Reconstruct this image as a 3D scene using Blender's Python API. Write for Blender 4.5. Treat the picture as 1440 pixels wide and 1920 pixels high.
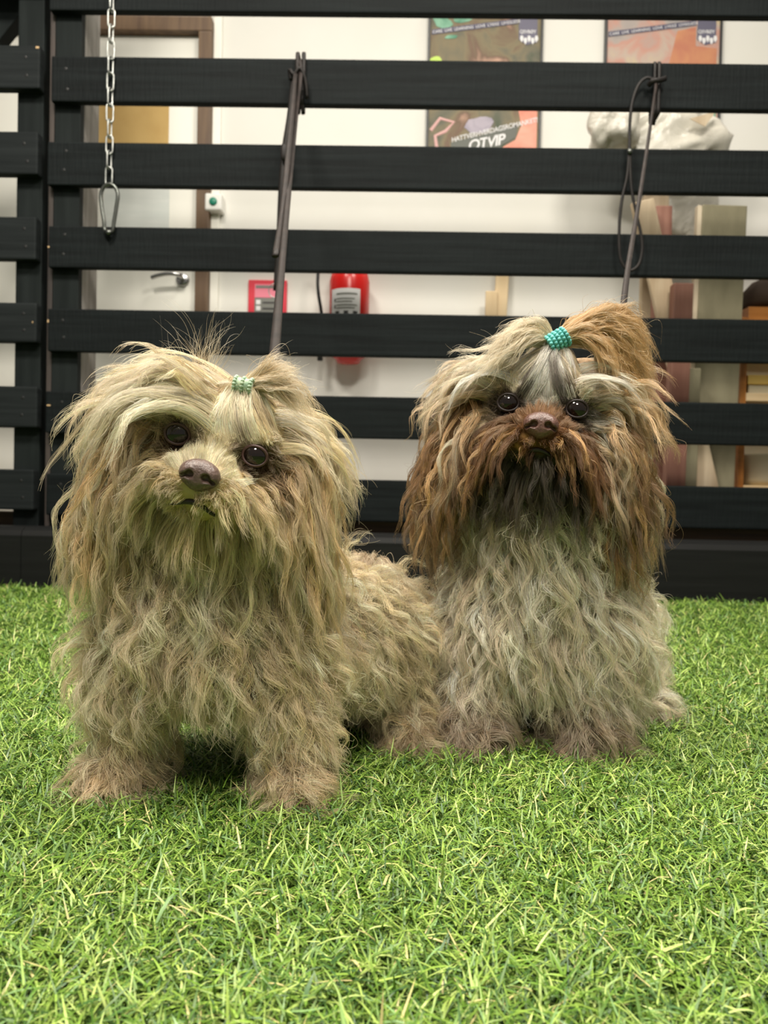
import bpy, bmesh, math, random
import numpy as np
from mathutils import Matrix, Vector, Euler

for o in list(bpy.data.objects):
    bpy.data.objects.remove(o)
S = bpy.context.scene
COL = S.collection
random.seed(4)
RNG = np.random.default_rng(7)

# ---------------------------------------------------------------- camera, world, lights, exposure
FPX = 1400.0
CAM_H = 0.25
cam_data = bpy.data.cameras.new('camera')
cam = bpy.data.objects.new('camera', cam_data)
COL.objects.link(cam)
cam_data.sensor_fit = 'VERTICAL'
cam_data.sensor_height = 36.0
cam_data.sensor_width = 27.0
cam_data.lens = FPX / 1920 * 36.0
cam_data.clip_start = 0.01
CAM_M = (Matrix.Translation((0, 0, CAM_H)) @ Matrix.Rotation(math.radians(0.9), 4, 'Z')
         @ Matrix.Rotation(math.radians(90 - 1.0), 4, 'X') @ Matrix.Rotation(math.radians(1.15), 4, 'Z'))
cam.matrix_world = CAM_M
S.camera = cam
cam_data.dof.use_dof = True
cam_data.dof.focus_distance = 0.60
cam_data.dof.aperture_fstop = 10.0

world = bpy.data.worlds.new('room_light')
S.world = world
world.use_nodes = True
world.node_tree.nodes['Background'].inputs['Color'].default_value = (1.0, 0.93, 0.83, 1)
world.node_tree.nodes['Background'].inputs['Strength'].default_value = 0.28

S.view_settings.view_transform = 'Standard'
S.view_settings.look = 'None'
S.view_settings.gamma = 1.0
S.view_settings.exposure = 0.05
S.view_settings.use_curve_mapping = False
S.cycles.max_bounces = 4
S.cycles.diffuse_bounces = 3
S.cycles.glossy_bounces = 3
S.cycles.transmission_bounces = 3
S.cycles.transparent_max_bounces = 6
S.cycles.caustics_reflective = False
S.cycles.caustics_refractive = False
S.cycles.use_denoising = True
S.cycles.use_adaptive_sampling = True
S.cycles.adaptive_threshold = 0.035

def lamp(name, loc, size, power, color, target=None):
    l = bpy.data.lights.new(name, 'AREA')
    l.shape = 'DISK' if size < 0.3 else 'SQUARE'
    l.size = size
    l.energy = power
    l.color = color
    o = bpy.data.objects.new(name, l)
    COL.objects.link(o)
    o.location = loc
    if target is not None:
        o.rotation_euler = (Vector(target) - Vector(loc)).to_track_quat('-Z', 'Y').to_euler()
    return o

WARM = (1.0, 0.93, 0.82)
lamp('unseen_overhead_light', (-0.80, 0.50, 2.6), 0.5, 72, WARM)
lamp('unseen_overhead_light', (0.85, 0.60, 2.6), 0.5, 54, WARM)
lamp('unseen_overhead_light', (0.0, -0.9, 2.6), 0.6, 74, WARM)
lamp('unseen_overhead_light', (0.1, 1.45, 2.7), 0.5, 16, WARM)  # added to light the wall through the slats and rim the heads
lamp('unseen_overhead_light', (-0.9, 2.35, 3.0), 0.5, 7, WARM)  # this lamp and the next are added to brighten the wall
lamp('unseen_overhead_light', (0.9, 2.35, 3.0), 0.5, 7, WARM)

# ---------------------------------------------------------------- helpers
def ray(px, py):
    d = CAM_M.to_3x3() @ Vector(((px - 720) / FPX, -(py - 960) / FPX, -1.0))
    return d
def at(px, py, Y):
    d = ray(px, py)
    return Vector((0, 0, CAM_H)) + d * (Y / d.y)
def atz(px, py, z):
    d = ray(px, py)
    return Vector((0, 0, CAM_H)) + d * ((z - CAM_H) / d.z)

def srgb(r, g, b):
    f = lambda c: (c / 255 / 12.92) if c / 255 <= 0.04045 else ((c / 255 + 0.055) / 1.055) ** 2.4
    return (f(r), f(g), f(b))

def tag(o, label=None, cat=None, group=None, kind=None):
    if label: o['label'] = label
    if cat: o['category'] = cat
    if group: o['group'] = group
    if kind: o['kind'] = kind
    return o

def empty(name, loc=(0, 0, 0)):
    o = bpy.data.objects.new(name, None)
    COL.objects.link(o)
    o.location = loc
    bpy.context.view_layer.update()
    return o

def mesh_obj(name, verts, faces, mat=None, parent=None, smooth=False):
    me = bpy.data.meshes.new(name)
    me.from_pydata([tuple(v) for v in verts], [], faces)
    me.update()
    if smooth:
        for p in me.polygons: p.use_smooth = True
    o = bpy.data.objects.new(name, me)
    if mat: me.materials.append(mat)
    COL.objects.link(o)
    if parent is not None: set_parent(o, parent)
    return o

def wm(o):
    b = o.matrix_basis.copy()
    return b if o.parent is None else wm(o.parent) @ o.matrix_parent_inverse @ b

def set_parent(o, parent):
    """geometry is given in world coordinates: keep it there"""
    o.parent = parent
    o.matrix_parent_inverse = wm(parent).inverted()

def bm_obj(name, bm, mat=None, parent=None, smooth=False):
    me = bpy.data.meshes.new(name)
    bm.to_mesh(me); bm.free()
    if smooth:
        for p in me.polygons: p.use_smooth = True
    o = bpy.data.objects.new(name, me)
    if mat: me.materials.append(mat)
    COL.objects.link(o)
    if parent is not None: set_parent(o, parent)
    return o

def add_box(bm, lo, hi, bev=0.0, seg=2, mat=None):
    lo = Vector(lo); hi = Vector(hi)
    r = bmesh.ops.create_cube(bm, size=1.0)
    vs = r['verts']
    c = (lo + hi) / 2; s = hi - lo
    for v in vs:
        v.co = Vector((v.co.x * s.x + c.x, v.co.y * s.y + c.y, v.co.z * s.z + c.z))
        if mat is not None: v.co = mat @ v.co
    if bev > 0:
        es = list({e for v in vs for e in v.link_edges})
        bmesh.ops.bevel(bm, geom=es, offset=bev, segments=seg, affect='EDGES', profile=0.6)

def box(name, lo, hi, mat, parent=None, bev=0.0, seg=2, M=None):
    bm = bmesh.new()
    add_box(bm, lo, hi, bev, seg, M)
    return bm_obj(name, bm, mat, parent)

def tube_mesh(pts, rad, n=8, flat=1.0, closed=False, cap=True):
    """tube swept along a list of points; rad a number or list"""
    P = [Vector(p) for p in pts]; N = len(P)
    if not hasattr(rad, '__len__'): rad = [rad] * N
    verts = []; faces = []
    up = Vector((0, 0, 1))
    prev = None
    for i in range(N):
        if closed: t = P[(i + 1) % N] - P[i - 1]
        else: t = P[min(i + 1, N - 1)] - P[max(i - 1, 0)]
        t.normalize()
        if prev is None:
            a = t.cross(Vector((0, 1, 0)))
            if a.length < 1e-3: a = t.cross(Vector((1, 0, 0)))
        else:
            a = prev - t * prev.dot(t)
        a.normalize(); prev = a
        b = t.cross(a)
        for k in range(n):
            th = 2 * math.pi * k / n
            verts.append(P[i] + a * (math.cos(th) * rad[i]) + b * (math.sin(th) * rad[i] * flat))
    M = N if closed else N - 1
    for i in range(M):
        j = (i + 1) % N
        for k in range(n):
            l = (k + 1) % n
            faces.append((i * n + k, i * n + l, j * n + l, j * n + k))
    if not closed and cap:
        faces.append(tuple(range(n - 1, -1, -1)))
        faces.append(tuple((N - 1) * n + k for k in range(n)))
    return verts, faces

def tube(name, pts, rad, mat, parent=None, n=8, flat=1.0, closed=False):
    v, f = tube_mesh(pts, rad, n, flat, closed)
    return mesh_obj(name, v, f, mat, parent, smooth=True)

def spline(pts, n):
    """Catmull-Rom through points"""
    P = [Vector(p) for p in pts]
    P = [P[0] * 2 - P[1]] + P + [P[-1] * 2 - P[-2]]
    out = []
    m = len(P) - 3
    for i in range(m):
        for k in range(n):
            t = k / n
            a, b, c, d = P[i:i + 4]
            out.append(0.5 * ((2 * b) + (c - a) * t + (2 * a - 5 * b + 4 * c - d) * t * t + (3 * b - a - 3 * c + d) * t ** 3))
    out.append(P[-2])
    return out

def lathe(name, prof, mat, parent=None, n=32, center=(0, 0)):
    verts = []; faces = []
    for (r, z) in prof:
        for k in range(n):
            th = 2 * math.pi * k / n
            verts.append((center[0] + r * math.cos(th), center[1] + r * math.sin(th), z))
    for i in range(len(prof) - 1):
        for k in range(n):
            l = (k + 1) % n
            faces.append((i * n + k, i * n + l, (i + 1) * n + l, (i + 1) * n + k))
    faces.append(tuple(range(n - 1, -1, -1)))
    faces.append(tuple((len(prof) - 1) * n + k for k in range(n)))
    return mesh_obj(name, verts, faces, mat, parent, smooth=True)

# ---------------------------------------------------------------- materials
def mat_base(name, color, rough=0.6, metallic=0.0, spec=0.5):
    m = bpy.data.materials.new(name)
    m.use_nodes = True
    b = m.node_tree.nodes['Principled BSDF']
    b.inputs['Base Color'].default_value = (*color, 1)
    b.inputs['Roughness'].default_value = rough
    b.inputs['Metallic'].default_value = metallic
    b.inputs['Specular IOR Level'].default_value = spec
    return m

def nd(m, t, **kw):
    n = m.node_tree.nodes.new(t)
    for k, v in kw.items():
        if k in n.inputs: n.inputs[k].default_value = v
        else: setattr(n, k, v)
    return n

def lk(m, a, ao, b, bi):
    m.node_tree.links.new(a.outputs[ao], b.inputs[bi])

def mat_noise(name, c1, c2, scale=(5, 5, 5), detail=6, rough=0.6, bump=0.0, metallic=0.0, spec=0.5, lo=0.35, hi=0.65, bscale=None):
    m = mat_base(name, c1, rough, metallic, spec)
    b = m.node_tree.nodes['Principled BSDF']
    tc = nd(m, 'ShaderNodeTexCoord')
    mp = nd(m, 'ShaderNodeMapping'); mp.inputs['Scale'].default_value = scale
    nz = nd(m, 'ShaderNodeTexNoise'); nz.inputs['Scale'].default_value = 1.0; nz.inputs['Detail'].default_value = detail
    cr = nd(m, 'ShaderNodeValToRGB')
    cr.color_ramp.elements[0].position = lo; cr.color_ramp.elements[0].color = (*c1, 1)
    cr.color_ramp.elements[1].position = hi; cr.color_ramp.elements[1].color = (*c2, 1)
    lk(m, tc, 'Object', mp, 'Vector'); lk(m, mp, 'Vector', nz, 'Vector'); lk(m, nz, 'Fac', cr, 'Fac'); lk(m, cr, 'Color', b, 'Base Color')
    if bump:
        bp = nd(m, 'ShaderNodeBump'); bp.inputs['Strength'].default_value = bump; bp.inputs['Distance'].default_value = 0.002
        lk(m, nz, 'Fac', bp, 'Height'); lk(m, bp, 'Normal', b, 'Normal')
    return m

M_SLAT = mat_noise('black_stained_wood', srgb(14, 18, 19), srgb(22, 27, 28), (3, 30, 60), 8, 0.7, 0.6, 0, 0.12)
def saw_marks(m):
    # fine upright saw marks across the boards
    b = m.node_tree.nodes['Principled BSDF']
    tc = nd(m, 'ShaderNodeTexCoord')
    mp = nd(m, 'ShaderNodeMapping'); mp.inputs['Scale'].default_value = (150, 12, 16); mp.inputs['Rotation'].default_value = (0, 0.12, 0)
    nz = nd(m, 'ShaderNodeTexNoise'); nz.inputs['Scale'].default_value = 1.0; nz.inputs['Detail'].default_value = 4
    old = b.inputs['Normal'].links[0].from_node
    bp = nd(m, 'ShaderNodeBump'); bp.inputs['Strength'].default_value = 0.7; bp.inputs['Distance'].default_value = 0.0025
    lk(m, tc, 'Object', mp, 'Vector'); lk(m, mp, 'Vector', nz, 'Vector'); lk(m, nz, 'Fac', bp, 'Height'); lk(m, old, 'Normal', bp, 'Normal'); lk(m, bp, 'Normal', b, 'Normal')
saw_marks(M_SLAT)
M_GATE = mat_noise('black_stained_gate_wood', srgb(24, 28, 29), srgb(34, 38, 39), (3, 30, 60), 8, 0.7, 0.6, 0, 0.12)
M_POST = mat_noise('black_post_wood', srgb(22, 27, 27), srgb(31, 36, 36), (40, 40, 3), 8, 0.7, 0.5, 0, 0.12)
M_GREYW = mat_noise('weathered_grey_wood', srgb(124, 121, 116), srgb(152, 149, 144), (60, 60, 4), 8, 0.8, 0.5)
M_BROWNDK = mat_noise('dark_brown_edge_wood', srgb(48, 42, 40), srgb(66, 58, 54), (60, 60, 5), 8, 0.75, 0.4)
M_BROWNRAIL = mat_noise('brown_rail_wood', srgb(62, 48, 34), srgb(88, 70, 48), (4, 40, 60), 8, 0.7, 0.3)
M_RAWWOOD = mat_base('chipped_raw_wood', srgb(190, 160, 120), 0.8)
M_SCREW = mat_base('screw_hole_dark', srgb(14, 15, 15), 0.5)
M_WALL = mat_noise('cream_painted_wall', srgb(228, 227, 220), srgb(231, 230, 224), (4, 4, 4), 3, 0.75, 0, 0, 0.3)
M_FRAME = mat_noise('brown_door_frame_wood', srgb(88, 66, 46), srgb(112, 88, 62), (40, 40, 3), 6, 0.55, 0.2)
M_DOOR = mat_base('white_door_paint', srgb(244, 243, 234), 0.45)
M_WHITE = mat_base('white_plastic', srgb(235, 235, 230), 0.35)
M_KRAFT = mat_noise('kraft_paper', srgb(192, 158, 96), srgb(204, 172, 110), (8, 8, 8), 4, 0.8)
M_PALEPAPER = mat_noise('pale_paper', srgb(216, 222, 218), srgb(226, 230, 226), (6, 6, 30), 4, 0.7)
M_CHROME = mat_base('brushed_steel', srgb(190, 190, 190), 0.25, 1.0)
M_STEEL = mat_noise('galvanised_steel', srgb(138, 141, 138), srgb(176, 178, 174), (60, 60, 60), 4, 0.35, 0.0, 0.9)
M_DKSTEEL = mat_base('dark_steel', srgb(95, 98, 94), 0.3, 0.9)
M_GREEN = mat_base('green_button', srgb(20, 130, 105), 0.4)
M_RED = mat_base('red_lacquer', srgb(205, 28, 24), 0.25)
M_REDFRAME = mat_base('red_sign_plastic', srgb(214, 40, 62), 0.4)
M_PINK = mat_base('pink_print', srgb(230, 130, 150), 0.6)
M_GREYPRINT = mat_base('grey_print', srgb(120, 122, 116), 0.6)
M_DKPRINT = mat_base('dark_print', srgb(60, 58, 58), 0.6)
M_WHITEPRINT = mat_base('white_print', srgb(228, 228, 230), 0.6)
M_BLACK = mat_base('black_rubber', srgb(22, 24, 26), 0.5)
M_BLACKFR = mat_base('black_picture_frame', srgb(40, 42, 44), 0.4)
M_LEATHER = mat_noise('dark_leather', srgb(32, 27, 25), srgb(48, 40, 37), (30, 30, 30), 6, 0.5, 0.2, 0, 0.25)
M_LEATHERBK = mat_noise('black_leather', srgb(22, 19, 18), srgb(34, 30, 28), (30, 30, 30), 6, 0.5, 0.2, 0, 0.25)
M_TAN = mat_noise('tan_plank', srgb(208, 182, 142), srgb(220, 198, 160), (30, 30, 3), 6, 0.7, 0.2)
M_PINE = mat_noise('pine_board', srgb(190, 168, 138), srgb(214, 196, 168), (30, 30, 3), 6, 0.7, 0.2)
M_REDWOOD = mat_noise('red_brown_timber', srgb(132, 88, 74), srgb(156, 112, 96), (40, 40, 3), 6, 0.65, 0.2)
M_GREIGE = mat_noise('greige_board', srgb(122, 116, 92), srgb(146, 140, 114), (14, 14, 5), 5, 0.7, 0.2)
M_GREIGEEDGE = mat_noise('greige_edge', srgb(206, 190, 164), srgb(220, 206, 182), (20, 20, 4), 5, 0.7)
M_ORANGEW = mat_noise('orange_lacquered_wood', srgb(158, 98, 40), srgb(184, 122, 58), (4, 30, 30), 6, 0.4, 0.1)
M_BIRCH = mat_noise('birch_wood', srgb(226, 196, 148), srgb(236, 210, 168), (4, 30, 30), 6, 0.5)
M_YELLOW = mat_base('yellow_card', srgb(238, 200, 110), 0.6)
M_BEIGE = mat_base('beige_card', srgb(214, 204, 176), 0.7)
M_BROWNDARK = mat_base('dark_brown_cloth', srgb(58, 42, 28), 0.8)

def mat_plastic_wrap():
    m = mat_base('crinkled_plastic', srgb(212, 208, 196), 0.28)
    b = m.node_tree.nodes['Principled BSDF']
    b.inputs['Alpha'].default_value = 1.0
    tc = nd(m, 'ShaderNodeTexCoord')
    nz = nd(m, 'ShaderNodeTexNoise'); nz.inputs['Scale'].default_value = 9; nz.inputs['Detail'].default_value = 5; nz.inputs['Distortion'].default_value = 1.2
    bp = nd(m, 'ShaderNodeBump'); bp.inputs['Strength'].default_value = 0.7; bp.inputs['Distance'].default_value = 0.02
    lk(m, tc, 'Object', nz, 'Vector'); lk(m, nz, 'Fac', bp, 'Height'); lk(m, bp, 'Normal', b, 'Normal')
    return m
M_WRAP = mat_plastic_wrap()

def mat_print(name, stops, scale, seed):
    """blurred photographic print: smooth noise through a colour ramp"""
    m = mat_base(name, (0.3, 0.3, 0.3), 0.6, 0, 0.2)
    b = m.node_tree.nodes['Principled BSDF']
    tc = nd(m, 'ShaderNodeTexCoord')
    mp = nd(m, 'ShaderNodeMapping'); mp.inputs['Location'].default_value = (seed, seed * 0.7, seed * 1.3); mp.inputs['Scale'].default_value = (scale, scale, scale)
    nz = nd(m, 'ShaderNodeTexNoise'); nz.inputs['Scale'].default_value = 1.0; nz.inputs['Detail'].default_value = 3; nz.inputs['Distortion'].default_value = 0.6
    cr = nd(m, 'ShaderNodeValToRGB')
    el = cr.color_ramp.elements
    while len(el) < len(stops): el.new(0.5)
    for e, (p, c) in zip(el, stops): e.position = p; e.color = (*c, 1)
    lk(m, tc, 'Object', mp, 'Vector'); lk(m, mp, 'Vector', nz, 'Vector'); lk(m, nz, 'Fac', cr, 'Fac'); lk(m, cr, 'Color', b, 'Base Color')
    return m

# ---------------------------------------------------------------- the setting
YF = 2.03      # front face of the fence slats
YW = 2.75      # wall behind
M_FLOOR = mat_noise('turf_backing', srgb(44, 66, 26), srgb(70, 98, 40), (60, 60, 60), 5, 0.95)
M_BOUNCEFLOOR = mat_noise('pale_bounce_floor', srgb(232, 226, 214), srgb(238, 233, 222), (6, 6, 6), 5, 0.6)  # unseen floor, whitened to bounce light up the lower wall
floor = mesh_obj('floor', [(-3.2, -1.6, 0), (3.2, -1.6, 0), (3.2, YF + 0.16, 0), (-3.2, YF + 0.16, 0)], [(0, 1, 2, 3)], M_FLOOR)
tag(floor, 'flat floor under the artificial turf', None, kind='structure')
floor2 = mesh_obj('floor', [(-3.2, YF + 0.16, 0), (3.2, YF + 0.16, 0), (3.2, YW, 0), (-3.2, YW, 0)], [(0, 1, 2, 3)], M_BOUNCEFLOOR)
tag(floor2, 'pale floor of the passage behind the fence', None, kind='structure')
wall = box('wall_back', (-3.2, YW, 0), (3.2, YW + 0.1, 3.0), M_WALL)
tag(wall, 'cream painted wall behind the slat fence', None, kind='structure')

# door in the wall
wd = empty('door_1', at(290, 600, YW)); tag(wd, 'white door in a brown wooden frame', None, kind='structure')
jr0 = at(373, 400, YW).x; jr1 = at(397, 400, YW).x
ztop1 = at(300, 44, YW).z; ztop0 = at(300, 71, YW).z
dx0 = jr0 - 0.86
box('door_leaf', (dx0, YW - 0.012, 0.01), (jr0, YW, ztop0), M_DOOR, wd, 0.002)
box('door_jamb', (jr0, YW - 0.045, 0), (jr1, YW, ztop0), M_FRAME, wd, 0.004)
box('door_jamb', (dx0 - 0.05, YW - 0.045, 0), (dx0, YW, ztop0), M_FRAME, wd, 0.004)
box('door_header', (dx0 - 0.05, YW - 0.045, ztop0), (jr1, YW, ztop1), M_FRAME, wd, 0.004)
box('architrave', (jr1, YW - 0.014, 0), (at(414, 300, YW).x, YW, ztop1 + 0.04), M_DOOR, wd, 0.003)
hp = at(343, 525, YW - 0.012)
hd = empty('door_handle', hp); set_parent(hd, wd)
def disc_y(name, c, r, t, mat, parent, n=24):
    """disc facing -Y with rounded rim"""
    verts = []; faces = []
    prof = [(r * 0.0, -t), (r * 0.8, -t), (r, -t * 0.7), (r, 0)]
    for (rr, yy) in prof:
        for k in range(n):
            th = 2 * math.pi * k / n
            verts.append((c[0] + rr * math.cos(th), c[1] + yy, c[2] + rr * math.sin(th)))
    for i in range(len(prof) - 1):
        for k in range(n):
            l = (k + 1) % n
            faces.append((i * n + k, i * n + l, (i + 1) * n + l, (i + 1) * n + k))
    return mesh_obj(name, verts, faces, mat, parent, smooth=True)
wparent = set_parent
ro = disc_y('rosette', hp, 0.024, 0.01, M_CHROME, None); wparent(ro, hd)
lv = tube('lever', spline([hp + Vector((0, -0.005, 0)), hp + Vector((0, -0.05, 0.003)), hp + Vector((-0.035, -0.055, 0.006)), hp + Vector((-0.075, -0.052, 0.0)), hp + Vector((-0.1, -0.05, -0.008))], 6), 0.008, M_CHROME, None); wparent(lv, hd)

# paper on the door
a = at(150, 185, YW - 0.013); b = at(316, 275, YW - 0.013)
o = box('paper_sheet', (a.x, YW - 0.016, b.z - 0.03), (b.x, YW - 0.013, a.z + 0.03), M_KRAFT)
tag(o, 'mustard brown paper sheet stuck on the white door', 'paper')
a = at(195, 345, YW - 0.013); b = at(317, 432, YW - 0.013)
o = box('paper_notice', (a.x, YW - 0.016, b.z - 0.02), (b.x, YW - 0.013, a.z + 0.012), M_PALEPAPER)
tag(o, 'pale blue-white paper notice on the door under the mustard sheet', 'paper')

# door opener button
c = at(406, 388, YW)
sw = empty('door_button', c); tag(sw, 'white square push button box with a green dot beside door frame', 'button')
box('housing', (c.x - 0.031, YW - 0.05, c.z - 0.031), (c.x + 0.031, YW, c.z + 0.031), M_WHITE, sw, 0.008, 3)
disc_y('button_cap', (c.x, YW - 0.05, c.z), 0.014, 0.006, M_GREEN, sw)
tube('cable', spline([(c.x, YW - 0.006, c.z + 0.03), (c.x - 0.004, YW - 0.006, c.z + 0.06), (c.x - 0.008, YW - 0.006, c.z + 0.12), (c.x - 0.01, YW - 0.006, c.z + 0.3)], 5), 0.0025, M_WHITE, sw, n=6)

# ---------------------------------------------------------------- fence
fence = empty('slat_fence', (0, YF, 0)); tag(fence, 'black stained wooden slat fence behind the two dogs', 'fence')
x_l = at(90, 400, YF).x
x_r = 2.2
slat_rows = [(-62, 18), (105, 190), (265, 346), (423, 501), (578, 658), (733, 811), (888, 966)]
k = 0
for (t, b) in slat_rows:
    z1 = at(110, t, YF).z; z0 = at(110, b, YF).z
    s = box('slat', (x_l + random.uniform(-.004, .004), YF, z0), (x_r, YF + 0.024, z1), M_SLAT, fence, 0.004, 2)
    s.rotation_euler = (0, math.radians(random.uniform(-.05, .05)), 0)
    for (dx, fz) in ((0.045, 0.3), (0.043, 0.75)):
        sc = disc_y('screw', (x_l + dx + random.uniform(-.006, .006), YF + 0.0006, z0 + (z1 - z0) * (fz + random.uniform(-.05, .05))), 0.0045, 0.001, M_SCREW, None, 10)
        wparent(sc, s)
zt = at(110, -70, YF).z
# black battens behind the slat ends, with the grey post behind them
xa = at(101, 300, YF + 0.024).x; xb = at(150, 300, YF + 0.024).x
box('batten', (xa, YF + 0.0245, 0.02), (xb, YF + 0.05, 2.1), M_POST, fence, 0.003)
box('post', (xa + 0.004, YF + 0.0505, 0.0), (xb - 0.001, YF + 0.155, 2.1), M_GREYW, fence, 0.004)
box('edge_board', (x_l - 0.012, YF + 0.0255, 0.02), (xa - 0.001, YF + 0.13, 2.1), M_BROWNDK, fence, 0.003)
box('batten', (1.75, YF + 0.0245, 0.02), (1.82, YF + 0.05, 2.1), M_POST, fence, 0.003)
box('post', (1.755, YF + 0.0505, 0.0), (1.815, YF + 0.155, 2.1), M_GREYW, fence, 0.004)
# rear bottom rail (brown, top edge catches light) and the front kick board
zt = at(720, 973, YF + 0.1).z
box('rear_rail', (x_l - 0.012, YF + 0.055, 0.03), (x_r, YF + 0.155, zt), M_BROWNRAIL, fence, 0.006)
zt = at(720, 1001, YF - 0.06).z
bm = bmesh.new()
x0 = x_l - 0.012
prof = [(YF - 0.10, 0.0), (YF - 0.10, zt - 0.022), (YF - 0.094, zt - 0.008), (YF - 0.078, zt), (YF - 0.002, zt), (YF - 0.002, 0.0)]
vs = [[bm.verts.new((x, y, z)) for (y, z) in prof] for x in (x0, x_r)]
for i in range(len(prof)):
    j = (i + 1) % len(prof)
    bm.faces.new((vs[0][i], vs[0][j], vs[1][j], vs[1][i]))
bm.faces.new(vs[0][::-1]); bm.faces.new(vs[1])
bmesh.ops.recalc_face_normals(bm, faces=bm.faces)
M_KICK = mat_noise('black_kick_board', srgb(10, 11, 11), srgb(17, 18, 18), (3, 30, 60), 8, 0.6, 0.4, 0, 0.25)
bm_obj('kick_board', bm, M_KICK, fence)
KICK_PROF = prof; RAIL_Z = at(720, 973, YF + 0.1).z

# the gate panel at the left
YG = YF - 0.005
gate = empty('slat_gate', (-1.2, YG, 0)); tag(gate, 'black slatted gate panel at the far left with a diagonal brace', 'gate')
gx1 = at(71, 400, YG).x
for (t, b) in [(84, 165), (246, 326), (406, 486), (567, 641), (724, 801), (880, 956)]:
    z1 = at(35, t, YG).z; z0 = at(35, b, YG).z
    s = box('slat', (gx1 - 1.3, YG, z0), (gx1 + random.uniform(-.005, .004), YG + 0.03, z1), M_GATE, gate, 0.005, 2)
    for fz in (0.3, 0.72):
        sc = disc_y('screw', (gx1 - 0.035 + random.uniform(-.006, .006), YG + 0.0006, z0 + (z1 - z0) * fz), 0.0045, 0.001, M_SCREW, None, 10)
        wparent(sc, s)
gp0 = at(34, 200, YG + 0.03).x; gp1 = at(84, 200, YG + 0.03).x
box('gate_post', (gp0 - 0.003, YG + 0.031, 0.05), (gp1 - 0.004, YG + 0.075, 2.1), M_POST, gate, 0.004)
box('gate_post', (gp0 - 1.0, YG + 0.031, 0.05), (gp0 - 0.93, YG + 0.075, 2.1), M_POST, gate, 0.004)
A = at(-60, 150, YG + 0.08); B = at(45, 20, YG + 0.08)
d = (B - A); d.y = 0; L = d.length; d.normalize(); ang = math.atan2(d.z, d.x)
MM = Matrix.Translation(A - Vector((0, 0, 0))) @ Matrix.Rotation(-ang, 4, 'Y')
box('diagonal_brace', (-0.6, -0.004, 0.0), (L + 0.05, 0.04, 0.085), M_POST, gate, 0.003, 2, MM)
zt = at(20, 0, YG + 0.03).z
box('top_rail', (gx1 - 1.3, YG + 0.0, zt + 0.02), (gx1, YG + 0.03, zt + 0.14), M_GATE, gate, 0.004)
box('rear_rail', (gx1 - 1.3, YF + 0.085, 0.03), (x_l - 0.0135, YF + 0.155, RAIL_Z), M_BROWNRAIL, gate, 0.006)
bm = bmesh.new()
vs = [[bm.verts.new((x, y, z)) for (y, z) in KICK_PROF] for x in (gx1 - 1.3, x_l - 0.0135)]
for i in range(len(KICK_PROF)):
    j = (i + 1) % len(KICK_PROF)
    bm.faces.new((vs[0][i], vs[0][j], vs[1][j], vs[1][i]))
bm.faces.new(vs[0][::-1]); bm.faces.new(vs[1])
bmesh.ops.recalc_face_normals(bm, faces=bm.faces)
bm_obj('kick_board', bm, M_KICK, gate)
# chips of raw wood
for (px, py, w, h, par, Y) in [(70, 89, .009, .006, gate, YG), (91, 760, .010, .004, fence, YF), (90, 602, .004, .008, fence, YF), (61, 604, .003, .005, gate, YG), (91, 463, .005, .005, fence, YF)]:
    c = at(px, py, Y - 0.0005)
    box('wood_chip', (c.x - w / 2, Y - 0.0012, c.z - h / 2), (c.x + w / 2, Y + 0.003, c.z + h / 2), M_RAWWOOD, par, 0.001)
# ---------------------------------------------------------------- things on and by the wall
# red framed notice
a = at(467, 526, YW); b = at(537, 640, YW)
n = empty('wall_notice', (a.x, YW, b.z)); tag(n, 'small red framed safety notice on the wall beside fire extinguisher', 'sign')
box('frame', (a.x, YW - 0.012, b.z), (b.x, YW - 0.001, a.z), M_REDFRAME, n, 0.003)
w = b.x - a.x; ex = a.x + w * 0.17; ey = b.x - w * 0.15
box('header_print', (ex, YW - 0.0135, a.z - 0.065), (ey, YW - 0.011, a.z - 0.016), M_PINK, n)
box('title_bar', (ex + 0.004, YW - 0.0145, a.z - 0.031), (ey - 0.004, YW - 0.0125, a.z - 0.021), M_GREYPRINT, n)
box('text_panel', (ex, YW - 0.0135, b.z + 0.02), (ey, YW - 0.011, a.z - 0.066), M_GREYPRINT, n)
for q in range(5):
    box('pictogram', (ex + 0.006, YW - 0.0145, a.z - 0.09 - q * 0.022), (ex + 0.022, YW - 0.013, a.z - 0.074 - q * 0.022), M_WHITEPRINT, n)
    box('text_line', (ex + 0.03, YW - 0.0145, a.z - 0.086 - q * 0.022), (ey - 0.006, YW - 0.013, a.z - 0.080 - q * 0.022), M_DKPRINT, n)

# fire extinguisher
ec = at(655, 560, YW - 0.09); er = 0.071
zb = at(655, 681, YW - 0.09).z; ztp = at(655, 503, YW - 0.09).z
fe = empty('fire_extinguisher', (ec.x, YW - 0.09, zb)); tag(fe, 'red fire extinguisher with white instruction label hung on the wall', 'fire extinguisher')
lathe('cylinder', [(0.01, zb), (er * .55, zb + 0.001), (er * .62, zb + 0.012), (er, zb + 0.03), (er, ztp - 0.05), (er * .92, ztp - 0.025), (er * .7, ztp - 0.006), (er * .35, ztp + 0.004), (0.02, ztp + 0.012)], M_RED, fe, 40, (ec.x, YW - 0.09))
lathe('valve', [(0.016, ztp + 0.01), (0.016, ztp + 0.05), (0.012, ztp + 0.055)], M_BLACK, fe, 16, (ec.x, YW - 0.09))
box('lever_handle', (ec.x - 0.012, YW - 0.2, ztp + 0.05), (ec.x + 0.012, YW - 0.06, ztp + 0.06), M_BLACK, fe, 0.003)
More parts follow.
